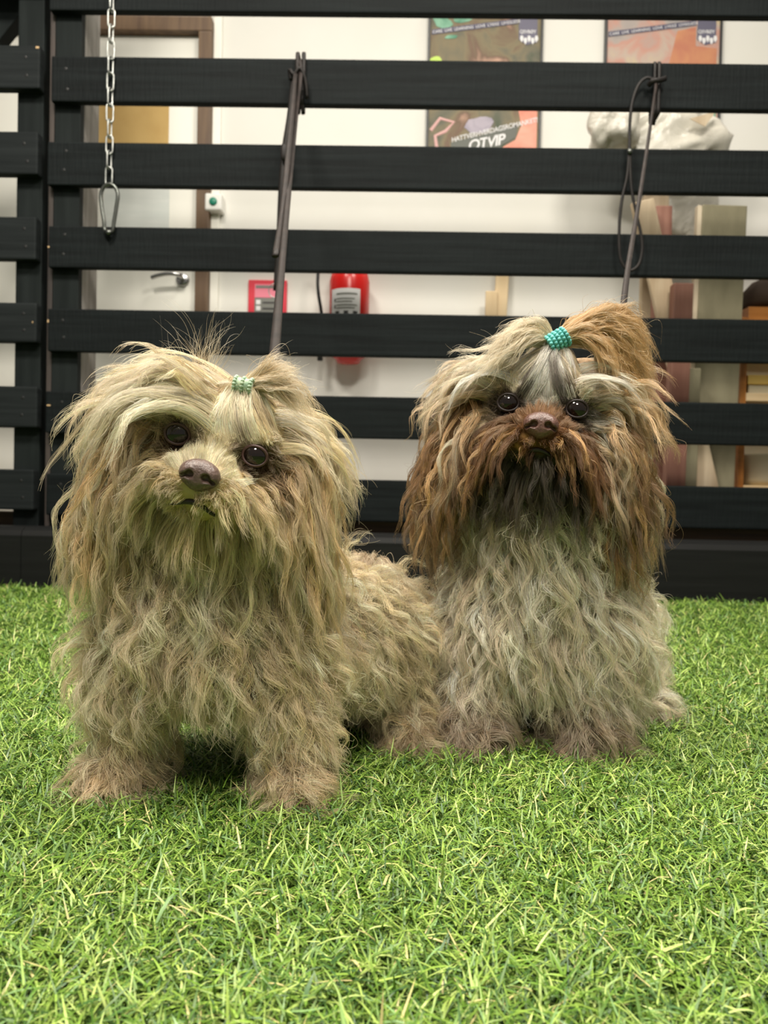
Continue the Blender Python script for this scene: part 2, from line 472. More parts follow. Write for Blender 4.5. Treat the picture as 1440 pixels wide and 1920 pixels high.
def curved_label(name, a0, a1, z0, z1, rr, mat, parent, n=14):
    vs = []; fs = []
    for i in range(n + 1):
        th = a0 + (a1 - a0) * i / n
        for z in (z0, z1):
            vs.append((ec.x + rr * math.sin(th), YW - 0.09 - rr * math.cos(th), z))
    for i in range(n): fs.append((2 * i, 2 * i + 2, 2 * i + 3, 2 * i + 1))
    return mesh_obj(name, vs, fs, mat, parent)
z1 = at(655, 540, YW - 0.16).z; z0 = at(655, 640, YW - 0.16).z
lb = curved_label('instruction_label', -0.95, 0.62, z0, z1, er + 0.0008, M_WHITEPRINT, fe)
for q, (zz, hh) in enumerate([(0.016, 0.006), (0.034, 0.004), (0.044, 0.004), (0.056, 0.004), (0.066, 0.004)]):
    t = curved_label('print_line', -0.6, 0.45 - 0.12 * (q % 3), z1 - zz - hh, z1 - zz, er + 0.0014, M_GREYPRINT, lb, 8)
for q, th in enumerate((-0.55, -0.1, 0.35)):
    curved_label('pictogram', th - 0.1, th + 0.12, z1 - 0.105, z1 - 0.078, er + 0.0014, M_DKPRINT, lb, 3)
for q, zz in enumerate((0.034, 0.056)):
    curved_label('print_mark', -0.72, -0.64, z1 - zz - 0.012, z1 - zz, er + 0.0014, M_DKPRINT, lb, 2)
hose = spline([(ec.x - 0.01, YW - 0.11, ztp + 0.03), (ec.x - 0.05, YW - 0.12, ztp + 0.02), at(602, 470, YW - 0.12), at(596, 520, YW - 0.12), at(597, 550, YW - 0.12), at(603, 592, YW - 0.11), at(602, 640, YW - 0.1), at(600, 674, YW - 0.1)], 6)
tube('hose', hose, 0.006, M_BLACK, fe, 8)
lathe('nozzle', [(0.006, hose[-1].z - 0.004), (0.010, hose[-1].z - 0.004), (0.009, hose[-1].z + 0.04)], M_BLACK, fe, 12, (hose[-1].x, hose[-1].y))
box('wall_bracket', (ec.x - 0.03, YW - 0.03, zb + 0.2), (ec.x + 0.03, YW, zb + 0.26), M_BLACK, fe, 0.003)

# ---------------------------------------------------------------- posters
def text(name, body, loc, size, mat, parent, rot=0.0, shear=0.0, spacing=1.0, extrude=0.0004, offset=0.0, sx=1.0):
    cu = bpy.data.curves.new(name, 'FONT')
    cu.body = body; cu.size = size; cu.shear = shear; cu.space_character = spacing
    cu.extrude = extrude; cu.offset = offset
    cu.align_x = 'LEFT'
    tmp = bpy.data.objects.new('tmp_text', cu)
    COL.objects.link(tmp)
    bpy.context.view_layer.update()
    me = bpy.data.meshes.new_from_object(tmp.evaluated_get(bpy.context.evaluated_depsgraph_get()))
    bpy.data.objects.remove(tmp); bpy.data.curves.remove(cu)
    me.materials.clear(); me.materials.append(mat)
    o = bpy.data.objects.new(name, me)
    COL.objects.link(o)
    o.matrix_basis = Matrix.Translation(loc) @ Matrix.Rotation(math.radians(90), 4, 'X') @ Matrix.Rotation(rot, 4, 'Z') @ Matrix.Scale(sx, 4, (1, 0, 0))
    set_parent(o, parent)
    return o
def quad_plate(name, pts, y, mat, parent, t=0.0008):
    """thin printed plate, outline in x,z facing the room"""
    n = len(pts)
    vs = [(x, y - t, z) for (x, z) in pts] + [(x, y, z) for (x, z) in pts]
    fs = [tuple(range(n)), tuple(range(2 * n - 1, n - 1, -1))] + [(i, i + n, (i + 1) % n + n, (i + 1) % n) for i in range(n)]
    return mesh_obj(name, vs, fs, mat, parent)
def blob(cx, cz, rx, rz, n=14, rot=0, seed=0):
    r = random.Random(seed)
    out = []
    for i in range(n):
        th = 2 * math.pi * i / n
        k = 1 + r.uniform(-.16, .16)
        x, z = rx * math.cos(th) * k, rz * math.sin(th) * k
        out.append((cx + x * math.cos(rot) - z * math.sin(rot), cz + x * math.sin(rot) + z * math.cos(rot)))
    return out

M_PRINT1 = mat_print('poster_print_forest', [(0.25, srgb(62, 84, 66)), (0.4, srgb(112, 110, 96)), (0.52, srgb(134, 124, 100)), (0.62, srgb(120, 100, 86)), (0.75, srgb(196, 160, 140))], 9, 3.1)
M_PRINT2 = mat_print('poster_print_pink', [(0.25, srgb(150, 150, 150)), (0.42, srgb(176, 164, 158)), (0.52, srgb(196, 150, 136)), (0.62, srgb(190, 172, 160)), (0.75, srgb(206, 190, 150))], 8, 8.4)
M_STRIP = mat_base('poster_ribbon_navy', srgb(78, 76, 98), 0.5)
M_NAVY = mat_base('poster_badge_navy', srgb(98, 96, 116), 0.5)
M_TEAL = mat_print('poster_teal', [(0.3, srgb(86, 140, 116)), (0.7, srgb(150, 196, 170))], 14, 1.0)
M_LIME = mat_base('poster_lime', srgb(190, 220, 90), 0.5)
M_SALMON = mat_print('poster_salmon', [(0.3, srgb(226, 136, 116)), (0.7, srgb(240, 178, 160))], 10, 2.0)
M_LILAC = mat_print('poster_lilac', [(0.3, srgb(150, 144, 160)), (0.7, srgb(186, 178, 190))], 16, 5.0)
M_DKGREY = mat_base('poster_dark_grey', srgb(84, 88, 80), 0.5)
M_PINKLINE = mat_base('poster_pink_line', srgb(206, 160, 156), 0.5)
M_ORANGEP = mat_print('poster_orange', [(0.3, srgb(186, 120, 100)), (0.7, srgb(206, 150, 110))], 12, 6.0)

def poster(px0, px1, pyb, label, M_P, first):
    y = YW - 0.012
    x0 = at(px0, 150, y).x; x1 = at(px1, 150, y).x
    z0 = at((px0 + px1) / 2, pyb, y).z; z1 = z0 + (x1 - x0) * 1.40
    p = empty('framed_poster', (x0, YW, z0)); tag(p, label, 'poster', 'framed posters on the back wall')
    f = 0.008
    box('print', (x0 + f, y, z0 + f), (x1 - f, YW - 0.003, z1 - f), M_P, p)
    for (lo, hi) in (((x0, y - 0.008, z0), (x0 + f, YW - 0.001, z1)), ((x1 - f, y - 0.008, z0), (x1, YW - 0.001, z1)),
                     ((x0 + f, y - 0.008, z0), (x1 - f, YW - 0.001, z0 + f)), ((x0 + f, y - 0.008, z1 - f), (x1 - f, YW - 0.001, z1))):
        box('frame_rail', lo, hi, M_BLACKFR, p, 0.0015)
    W = x1 - x0
    def X(u): return x0 + W * u
    def Zp(py): return at((px0 + px1) / 2, py, y).z
    yy = y - 0.0004
    # slanting ribbon with words and the dark badge
    rz0, rz1 = Zp(62 if first else 66), Zp(40 if first else 43)
    quad_plate('ribbon', [(X(.03), rz0 - .008), (X(.78), rz1 - .008), (X(.78), rz1 + .010), (X(.03), rz0 + .010)], yy, M_STRIP, p)
    ang = math.atan2(rz1 - rz0, W * .75)
    words = 'CARE  LIVE  LEARNING  LOVE  LYKKE  LIVSGLEDE'
    text('ribbon_words', words, (X(.04), yy - 0.0012, rz0 - .004), 0.0145, M_WHITEPRINT, p, ang, 0, 1.0, 0.0002)
    bz1, bz0 = Zp(28), Zp(84)
    quad_plate('badge', [(X(.79), bz0 + .02), (X(.86), bz0), (X(.95), bz0 + .01), (X(.95), bz1), (X(.79), bz1)], yy, M_NAVY, p)
    text('badge_name', 'QSVBØY', (X(.797), yy - 0.0012, Zp(62)), 0.017, M_WHITEPRINT, p, 0, 0, 1.0, 0.0002, 0.0002, 0.9)
    for q in range(5):
        u = .80 + .032 * q
        zq = Zp(72 + (q % 2) * 4)
        quad_plate('badge_mark', [(X(u), zq), (X(u + .015), zq - .014), (X(u + .032), zq - .002), (X(u + .026), zq + .010), (X(u + .006), zq + .011)], yy - 0.0005, M_WHITEPRINT, p)
    if first:
        quad_plate('print_patch', blob(X(.12), Zp(42), .04, .022, 14, -.5, 1), yy + .0002, M_TEAL, p)
        quad_plate('print_patch', blob(X(.30), Zp(36), .035, .014, 14, .1, 2), yy + .0002, M_TEAL, p)
        quad_plate('print_patch', blob(X(.20), Zp(70), .025, .007, 12, .1, 3), yy + .0002, M_TEAL, p)
        quad_plate('print_patch', blob(X(.075), Zp(114), .022, .016, 12, 0, 4), yy + .0002, M_LIME, p)
        quad_plate('print_patch', [(X(.80), Zp(204)), (X(.965), Zp(204)), (X(.965), Zp(310)), (X(.62), Zp(310)), (X(.66), Zp(277)), (X(.78), Zp(262)), (X(.83), Zp(235))], yy + .0002, M_SALMON, p)
        quad_plate('print_patch', blob(X(.46), Zp(234), .05, .03, 14, .2, 6), yy + .0002, M_LILAC, p)
        quad_plate('text_panel', [(X(.22), Zp(268)), (X(.80), Zp(236)), (X(.78), Zp(258)), (X(.66), Zp(272)), (X(.62), Zp(310)), (X(.22), Zp(310))], yy, M_DKGREY, p)
        text('slogan', 'HATTVERHVERDAGSROMANKET!', (X(.225), yy - 0.0014, Zp(268)), 0.024, M_WHITEPRINT, p, math.radians(14), 0.2, 0.95, 0.0002, 0.0003, 0.92)
        text('headline', 'QTVIP', (X(.37), yy - 0.0014, Zp(284)), 0.052, M_WHITEPRINT, p, math.radians(12), 0.3, 0.9, 0.0002, 0.0012)
        v, fcs = tube_mesh([(X(.04), yy, Zp(246)), (X(.12), yy, Zp(223)), (X(.24), yy, Zp(230)), (X(.17), yy, Zp(247)), (X(.08), yy, Zp(256)), (X(.10), yy, Zp(284))], 0.006, 6, 0.15)
        mesh_obj('outline_mark', v, fcs, M_PINKLINE, p)
    else:
        quad_plate('print_patch', [(X(.62), Zp(58)), (X(.78), Zp(50)), (X(.78), Zp(86)), (X(.96), Zp(90)), (X(.96), Zp(125)), (X(.55), Zp(125))], yy + .0002, M_ORANGEP, p)
        quad_plate('print_patch', [(X(.82), Zp(205)), (X(.965), Zp(205)), (X(.965), Zp(310)), (X(.70), Zp(310))], yy + .0002, M_TEAL, p)
    return p
poster(801, 1016, 318, 'framed poster with green forest print and slanted white headline, left of the two', M_PRINT1, True)
poster(1132, 1351, 320, 'framed poster with pinkish print, above the plastic wrapped bundle', M_PRINT2, False)

# ---------------------------------------------------------------- timber and shelf behind the fence, right
def board(name, pxa, pya, pxb, pyb, wpx, Y, th, mat, label, cat, edge=None, group=None):
    """straight board from its top centre to its lower centre, both as points on the plane Y; its foot is carried on to the floor"""
    A = at(pxa, pya, Y); B = at(pxb, pyb, Y)
    d = B - A; d = d / d.length
    if d.z < 0: B = A + d * ((0.002 - A.z) / d.z)
    w = wpx / FPX * Y
    L = (B - A).length
    ang = math.atan2(d.x, -d.z)
    MM = Matrix.Translation(A) @ Matrix.Rotation(-ang, 4, 'Y')
    o = box(name, (-w / 2, 0, -L), (w / 2, th, 0), mat, None, 0.004, 2, MM)
    tag(o, label, cat, group)
    if edge:
        e = box('edge_face', (-w / 2 - 0.014, 0.004, -L), (-w / 2, th, -0.002), edge, o, 0.002, 2, MM)
    return o
G = 'timber stacked behind the fence'
board('wood_plank', 947, 438, 932, 700, 24, 2.70, 0.02, M_TAN, 'narrow tan plank leaning on the cream wall between the dogs', 'plank')
board('wood_offcut', 922, 545, 918, 700, 22, 2.685, 0.012, M_TAN, 'short tan offcut leaning against the narrow tan plank', 'plank')
board('wood_board', 1232, 365, 1222, 690, 46, 2.50, 0.03, M_PINE, 'upright pale pine board nearest to the hanging leash loop', 'board', None, G)
board('timber_post', 1246, 385, 1238, 800, 30, 2.44, 0.04, M_REDWOOD, 'red-brown timber post standing behind the slanted pine board', 'timber', None, G)
board('wood_board', 1205, 375, 1276, 690, 42, 2.385, 0.02, M_PINE, 'pale pine board leaning slantwise across the red-brown timbers', 'board', None, G)
board('timber_post', 1283, 530, 1276, 700, 36, 2.33, 0.04, M_REDWOOD, 'shorter red-brown timber post standing beside the greige boards', 'timber', None, G)
board('wood_board', 1360, 384, 1336, 900, 82, 2.43, 0.03, M_GREIGE, 'wide greige upright board with rounded top beside the shelf', 'board', M_GREIGEEDGE, G)
board('wood_board', 1304, 690, 1296, 900, 22, 2.35, 0.03, M_GREIGE, 'narrow greige board standing left of the wide greige one', 'board', None, G)

# orange shelf unit
sx0 = at(1392, 700, 2.47).x; sx1 = sx0 + 0.55
sh = empty('shelf_unit', (sx0, 2.47, 0)); tag(sh, 'orange-brown wooden shelf unit at the right edge behind fence', 'shelf')
ztop = at(1420, 595, 2.47).z
box('side_panel', (sx0 - 0.006, 2.47, 0), (sx0 + 0.014, 2.70, ztop), M_ORANGEW, sh, 0.002)
box('side_panel', (sx1, 2.47, 0), (sx1 + 0.02, 2.70, ztop), M_ORANGEW, sh, 0.002)
box('back_panel', (sx0 + 0.014, 2.69, 0.02), (sx1, 2.70, ztop), M_BEIGE, sh)
for (pt, pb, mt) in ((575, 612, M_ORANGEW), (737, 752, M_BIRCH), (910, 925, M_BIRCH)):
    za = at(1420, pt, 2.47).z; zb_ = at(1420, pb, 2.47).z
    box('shelf_board', (sx0 + 0.014, 2.47, zb_), (sx1, 2.69, za), mt, sh, 0.002)
box('shelf_board', (sx0 + 0.014, 2.47, 0.03), (sx1, 2.69, 0.05), M_BIRCH, sh, 0.002)
zs = at(1420, 737, 2.47).z
cb = empty('card_box', (sx0 + 0.12, 2.5, zs)); tag(cb, 'yellow card box on the orange shelf behind the fence', 'box')
box('box_body', (sx0 + 0.03, 2.49, zs + 0.001), (sx0 + 0.3, 2.62, zs + 0.03), M_BEIGE, cb, 0.002)
box('box_lid', (sx0 + 0.025, 2.485, zs + 0.0305), (sx0 + 0.31, 2.63, zs + 0.062), M_YELLOW, cb, 0.003)
zs = at(1420, 910, 2.47).z
cb = lathe('storage_tub', [(0.06, zs + 0.001), (0.075, zs + 0.02), (0.08, zs + 0.1), (0.083, zs + 0.105), (0.075, zs + 0.105), (0.07, zs + 0.02)], M_BEIGE, None, 28, (sx0 + 0.11, 2.55))
tag(cb, 'pale beige tub on the lower shelf of the orange unit', 'tub')
zs = at(1420, 575, 2.47).z
bg = lathe('brown_bag', [(0.09, zs + 0.001), (0.12, zs + 0.02), (0.115, zs + 0.06), (0.08, zs + 0.1), (0.04, zs + 0.115), (0.05, zs + 0.14)], M_BROWNDARK, None, 18, (sx0 + 0.14, 2.55))
tag(bg, 'dark brown bag lying on top of the orange shelf', 'bag')

# plastic wrapped bundle on top of the boards: a soft lumpy form
def lumpy(name, c, r, mat, parent, seed, amp=0.16, sub=4, sq=1.0):
    bm = bmesh.new()
    bmesh.ops.create_icosphere(bm, subdivisions=sub, radius=1.0)
    from mathutils import noise
    for v in bm.verts:
        p = v.co.copy()
        k = 1 + amp * noise.noise(p * 1.3 + Vector((seed, 0, 0)))
        if amp > .1:
            k += amp * .75 * (1 - 2.4 * abs(noise.noise(Vector((p.x * .9 + p.z * .9, p.y * .8, (p.z - p.x) * 2.4)) + Vector((0, seed, 0)))))
            k += amp * .3 * (1 - 2.4 * abs(noise.noise(Vector((p.x * 3 - p.z * 1.5, p.y * 1.6, p.z * 1.2)) + Vector((0, 0, seed)))))
        q = Vector([math.copysign(abs(t) ** sq, t) for t in p])
        v.co = Vector((c[0] + q.x * r[0] * k, c[1] + q.y * r[1] * k, c[2] + q.z * r[2] * k))
    return bm_obj(name, bm, mat, parent, True)
pb = empty('plastic_bundle', at(1225, 450, 2.52)); tag(pb, 'white crinkled plastic wrapped bundle on top of the stacked boards', 'bundle')
c = at(1245, 275, 2.56); lumpy('upper_fold', c, (0.175, 0.07, 0.115), M_WRAP, pb, 2.2, 0.2, 5, 0.85)
c = at(1150, 236, 2.50); lumpy('gathered_end', c, (0.075, 0.07, 0.085), M_WRAP, pb, 5.2, 0.2, 4, 0.8)
c = at(1285, 385, 2.61); lumpy('hanging_fold', c, (0.088, 0.035, 0.13), M_WRAP, pb, 7.7, 0.2, 4, 0.85)
tagp = at(1322, 220, 2.46)
quad_plate('card_tag', [(tagp.x - .05, tagp.z - .006), (tagp.x + .03, tagp.z + .018), (tagp.x + .035, tagp.z + .02), (tagp.x - .0, tagp.z - .03)], 2.46, M_PINE, pb, 0.002)

# ---------------------------------------------------------------- chain and carabiner
YC = YF - 0.012
ch = empty('hanging_chain', at(209, -20, YC)); tag(ch, 'galvanised steel chain hanging in front of the fence slats', 'chain')
def link_pts(c, half, w, tilt, n=9):
    """stadium loop around centre c, long axis z, plane turned by tilt"""
    pts = []
    for k in range(n):
        th = math.pi * k / (n - 1)
        pts.append((w * math.cos(th), half - w + w * math.sin(th)))
    for k in range(n):
        th = math.pi + math.pi * k / (n - 1)
        pts.append((w * math.cos(th), -(half - w) + w * math.sin(th)))
    return [Vector((c.x + x * math.cos(tilt), c.y + x * math.sin(tilt), c.z + z)) for (x, z) in pts]
ztop_, zbot_ = at(210, -40, YC).z, at(203, 345, YC).z
xt_, xb_ = at(210, -40, YC).x, at(204, 345, YC).x
NL = 13
pitch = (ztop_ - zbot_) / NL
for i in range(NL):
    z = ztop_ - pitch * (i + .5)
    c = Vector((xt_ + (xb_ - xt_) * (i + .5) / NL, YC, z))
    tilt = (0.25 if i % 2 == 0 else 1.35) + random.uniform(-.2, .2)
    tube('link', link_pts(c, pitch * .5 + 0.0035, 0.0085, tilt), 0.0024, M_STEEL, ch, 8, closed=True)
ca = empty('carabiner', at(204, 435, YC)); tag(ca, 'grey steel snap hook hanging at the end of the chain', 'carabiner')
body = [at(x, y, YC) for (x, y) in [(205, 345), (195, 350), (189, 365), (191, 390), (195, 415), (196, 430), (203, 438), (211, 433), (214, 415), (218, 390), (221, 365), (215, 350)]]
body = spline(body + [body[0]], 5)[:-1]
tube('hook_body', body, 0.0052, M_DKSTEEL, ca, 10, closed=True)
tube('hook_nose', [at(199, 432, YC - 0.003), at(204, 437, YC - 0.004), at(209, 433, YC - 0.003)], [0.006, 0.0085, 0.006], M_DKSTEEL, ca, 10)

# ---------------------------------------------------------------- turf
def make_turf():
    r = np.random.default_rng(11)
    xs = []; ys = []; wds = []; lns = []
    def region(n, y0, y1, hw0, slope, wmul, lmul):
        y = np.sqrt(r.uniform(y0 ** 1.0, y1 ** 1.0, n) * 1.0) ** 2
        x = r.uniform(-1, 1, n) * (hw0 + slope * y)
        xs.append(x); ys.append(y); wds.append(np.full(n, wmul)); lns.append(np.full(n, lmul))
    region(112000, 0.20, 0.75, 0.05, 0.56, 1.0, 1.0)
    region(66000, 0.72, 1.25, 0.07, 0.56, 1.15, 1.05)
    region(48000, 1.22, YF - 0.128, 0.15, 0.58, 1.4, 1.15)
    region(30000, 0.0, YF - 0.128, 1.9, 0.0, 1.7, 1.1)
    x = np.concatenate(xs); y = np.concatenate(ys); wm_ = np.concatenate(wds); lm = np.concatenate(lns)
    n = len(x)
    L = r.uniform(0.010, 0.024, n) * lm
    W = r.uniform(0.00042, 0.00082, n) * wm_
    az = r.uniform(0, 2 * np.pi, n)
    el = np.radians(r.normal(26, 15, n).clip(3, 78))       # how upright it leaves the backing
    bend = np.radians(r.normal(32, 34, n).clip(-10, 110))  # how far it bows over
    z0 = np.abs(r.normal(0.002, 0.005, n))
    seg = 3
    d = np.stack([np.cos(az), np.sin(az)], 1)
    perp = np.stack([-np.sin(az), np.cos(az)], 1)
    V = np.zeros((n, 7, 3))
    px, pz = np.zeros(n), z0.copy()
    twist = r.uniform(-0.6, 0.6, n)
    for k in range(seg + 1):
        c = np.stack([x + d[:, 0] * px, y + d[:, 1] * px, pz], 1)
        w = W * (1.0, 0.95, 0.7, 0.0)[k]
        side = np.stack([perp[:, 0] * np.cos(twist * k * .4), perp[:, 1] * np.cos(twist * k * .4), np.sin(twist * k * .4)], 1)
        if k < seg:
            V[:, 2 * k] = c - side * w[:, None]
            V[:, 2 * k + 1] = c + side * w[:, None]
        else:
            V[:, 6] = c
        a = el - bend * (k + .5) / seg
        px = px + np.cos(a) * L / seg
        pz = np.maximum(pz + np.sin(a) * L / seg, 0.0015)
    me = bpy.data.meshes.new('grass')
    me.vertices.add(n * 7)
    me.vertices.foreach_set('co', V.reshape(-1).astype(np.float32))
    base = (np.arange(n) * 7)[:, None]
    quads = np.concatenate([base + np.array([0, 1, 3, 2]), base + np.array([2, 3, 5, 4])], 1).reshape(n, 2, 4)
    tris = base + np.array([4, 5, 6])
    loops = np.concatenate([quads.reshape(n, 8), tris], 1).reshape(-1)
    starts = (np.arange(n) * 11)[:, None] + np.array([0, 4, 8])
    totals = np.tile(np.array([4, 4, 3]), (n, 1))
    me.loops.add(len(loops)); me.loops.foreach_set('vertex_index', loops.astype(np.int32))
    me.polygons.add(n * 3)
    me.polygons.foreach_set('loop_start', starts.reshape(-1).astype(np.int32))
    me.polygons.foreach_set('loop_total', totals.reshape(-1).astype(np.int32))
    me.update()
    pal = np.array([srgb(104, 140, 48), srgb(134, 166, 68), srgb(82, 118, 42), srgb(160, 186, 90), srgb(62, 98, 46), srgb(186, 206, 120), srgb(216, 204, 140), srgb(132, 168, 106)])
    pr = np.array([.235, .22, .18, .15, .10, .055, .02, .04])
    ci = r.choice(len(pal), n, p=pr)
    colr = pal[ci] * r.uniform(0.70, 1.16, n)[:, None]
    att = me.attributes.new('blade_color', 'FLOAT_COLOR', 'POINT')
    c4 = np.ones((n, 7, 4)); c4[:, :, :3] = colr[:, None, :]
    att.data.foreach_set('color', c4.reshape(-1).astype(np.float32))
    m = mat_base('turf_blades', srgb(100, 140, 50), 0.42, 0, 0.45)
    b = m.node_tree.nodes['Principled BSDF']
    an = nd(m, 'ShaderNodeAttribute'); an.attribute_name = 'blade_color'
    lk(m, an, 'Color', b, 'Base Color')
    me.materials.append(m)
    o = bpy.data.objects.new('grass', me)
    COL.objects.link(o)
    tag(o, 'short bright green artificial turf covering the floor', 'artificial turf', kind='stuff')
make_turf()
# ---------------------------------------------------------------- dogs: distance fields, meshing, hair
def v3(*a): return np.array(a, float)

class Prim:
    def __init__(s, kind, **k):
        s.kind = kind; s.__dict__.update(k)
    def d(s, P):
        if s.kind == 'ell':
            q = (P - s.c) @ s.R            # R columns = local axes
            k0 = np.linalg.norm(q / s.r, axis=-1)
            k1 = np.linalg.norm(q / (s.r * s.r), axis=-1) + 1e-9
            return k0 * (k0 - 1.0) / k1
        pa = P - s.a; ba = s.b - s.a
        h = np.clip((pa @ ba) / (ba @ ba), 0, 1)
        return np.linalg.norm(pa - h[..., None] * ba, axis=-1) - (s.ra + (s.rb - s.ra) * h)

def ell(c, r, R=None): return Prim('ell', c=np.array(c, float), r=np.array(r, float), R=np.eye(3) if R is None else R)
def cone(a, b, ra, rb): return Prim('cone', a=np.array(a, float), b=np.array(b, float), ra=ra, rb=rb)

def smin(a, b, k):
    h = np.clip(0.5 + 0.5 * (b - a) / k, 0, 1)
    return b * (1 - h) + a * h - k * h * (1 - h)

def field(prims, k=0.016):
    def f(P):
        d = prims[0].d(P)
        for p in prims[1:]: d = smin(d, p.d(P), k)
        return d
    return f

def grad(f, P, e=0.0015):
    d0 = f(P)
    g = np.stack([f(P + v3(e, 0, 0)) - d0, f(P + v3(0, e, 0)) - d0, f(P + v3(0, 0, e)) - d0], -1)
    g /= np.linalg.norm(g, axis=-1, keepdims=True) + 1e-9
    return d0, g

def surface_nets(f, lo, hi, h):
    """mesh the zero level of f on a grid"""
    lo = np.array(lo, float); hi = np.array(hi, float)
    n = np.ceil((hi - lo) / h).astype(int) + 1
    ax = [lo[i] + h * np.arange(n[i]) for i in range(3)]
    G = np.stack(np.meshgrid(*ax, indexing='ij'), -1)
    D = np.empty(tuple(n))
    for i in range(n[0]): D[i] = f(G[i])
    ins = D < 0
    cs = [ins[dx:n[0] - 1 + dx, dy:n[1] - 1 + dy, dz:n[2] - 1 + dz] for dx in (0, 1) for dy in (0, 1) for dz in (0, 1)]
    cnt = sum(c.astype(int) for c in cs)
    act = (cnt > 0) & (cnt < 8)
    idx = -np.ones(act.shape, int)
    cells = np.argwhere(act)
    idx[act] = np.arange(len(cells))
    acc = np.zeros((len(cells), 3)); wt = np.zeros(len(cells))
    corners = [(dx, dy, dz) for dx in (0, 1) for dy in (0, 1) for dz in (0, 1)]
    for i, a in enumerate(corners):
        for b in corners[i + 1:]:
            if sum(abs(p - q) for p, q in zip(a, b)) != 1: continue
            da = D[cells[:, 0] + a[0], cells[:, 1] + a[1], cells[:, 2] + a[2]]
            db = D[cells[:, 0] + b[0], cells[:, 1] + b[1], cells[:, 2] + b[2]]
            m = (da < 0) != (db < 0)
            t = np.where(m, da / np.where(np.abs(da - db) < 1e-12, 1, da - db), 0)
            p = np.array(a) + t[:, None] * (np.array(b) - np.array(a))
            acc += np.where(m[:, None], p, 0); wt += m
    V = lo + h * (cells + acc / wt[:, None])
    F = []
    for axis in range(3):
        o1, o2 = [(1, 2), (2, 0), (0, 1)][axis]
        sl0 = [slice(None)] * 3; sl1 = [slice(None)] * 3
        sl0[axis] = slice(0, -1); sl1[axis] = slice(1, None)
        s0 = ins[tuple(sl0)]; s1 = ins[tuple(sl1)]
        e = np.argwhere(s0 != s1)
        ok = (e[:, o1] > 0) & (e[:, o2] > 0) & (e[:, o1] < n[o1] - 1) & (e[:, o2] < n[o2] - 1)
        e = e[ok]
        def cell(d1, d2):
            c = e.copy(); c[:, o1] -= d1; c[:, o2] -= d2
            return idx[c[:, 0], c[:, 1], c[:, 2]]
        q = np.stack([cell(1, 1), cell(0, 1), cell(0, 0), cell(1, 0)], 1)
        flip = ~s0[e[:, 0], e[:, 1], e[:, 2]]
        q[flip] = q[flip][:, ::-1]
        F.append(q)
    return V, np.concatenate(F)

def np_mesh(name, V, F, mat, parent=None, smooth=True):
    me = bpy.data.meshes.new(name)
    me.vertices.add(len(V)); me.vertices.foreach_set('co', V.reshape(-1).astype(np.float32))
    k = F.shape[1]
    me.loops.add(F.size); me.loops.foreach_set('vertex_index', F.reshape(-1).astype(np.int32))
    me.polygons.add(len(F))
    me.polygons.foreach_set('loop_start', (np.arange(len(F)) * k).astype(np.int32))
    me.polygons.foreach_set('loop_total', np.full(len(F), k, np.int32))
    me.polygons.foreach_set('use_smooth', np.full(len(F), smooth))
    me.update(); me.validate()
    me.materials.append(mat)
    o = bpy.data.objects.new(name, me)
    COL.objects.link(o)
    if parent is not None: set_parent(o, parent)
    return o

def hair_mat(name):
    m = bpy.data.materials.new(name); m.use_nodes = True
    nt = m.node_tree; nt.nodes.clear()
    out = nt.nodes.new('ShaderNodeOutputMaterial')
    an = nt.nodes.new('ShaderNodeAttribute'); an.attribute_name = 'hair_color'
    hb = nt.nodes.new('ShaderNodeBsdfHairPrincipled')
    hb.model = 'CHIANG'; hb.parametrization = 'COLOR'
    hb.inputs['Roughness'].default_value = 0.32
    hb.inputs['Radial Roughness'].default_value = 0.5
    hb.inputs['Coat'].default_value = 0.0
    hb.inputs['Random Roughness'].default_value = 0.2
    nt.links.new(an.outputs['Color'], hb.inputs['Color'])
    df = nt.nodes.new('ShaderNodeBsdfDiffuse')
    nt.links.new(an.outputs['Color'], df.inputs['Color'])
    mx = nt.nodes.new('ShaderNodeMixShader'); mx.inputs[0].default_value = 0.5
    nt.links.new(hb.outputs[0], mx.inputs[1]); nt.links.new(df.outputs[0], mx.inputs[2])
    nt.links.new(mx.outputs[0], out.inputs['Surface'])
    return m
M_HAIR = hair_mat('dog_hair')

def curves_obj(name, P, rad, colr, parent):
    """P (n,k,3) strands, rad (n,k), colr (n,k,3)"""
    n, k, _ = P.shape
    cv = bpy.data.hair_curves.new(name)
    cv.add_curves([k] * n)
    cv.attributes['position'].data.foreach_set('vector', P.reshape(-1).astype(np.float32))
    ra = cv.attributes.get('radius') or cv.attributes.new('radius', 'FLOAT', 'POINT')
    ra.data.foreach_set('value', rad.reshape(-1).astype(np.float32))
    ca_ = cv.attributes.new('hair_color', 'FLOAT_COLOR', 'POINT')
    c4 = np.ones((n, k, 4), np.float32); c4[:, :, :3] = colr
    ca_.data.foreach_set('color', c4.reshape(-1))
    cv.materials.append(M_HAIR)
    o = bpy.data.objects.new(name, cv)
    COL.objects.link(o)
    set_parent(o, parent)
    return o

def norm(a): return a / (np.linalg.norm(a, axis=-1, keepdims=True) + 1e-9)
def sstep(a, b, x):
    t = np.clip((x - a) / (b - a), 0, 1); return t * t * (3 - 2 * t)

K = 13     # points per strand

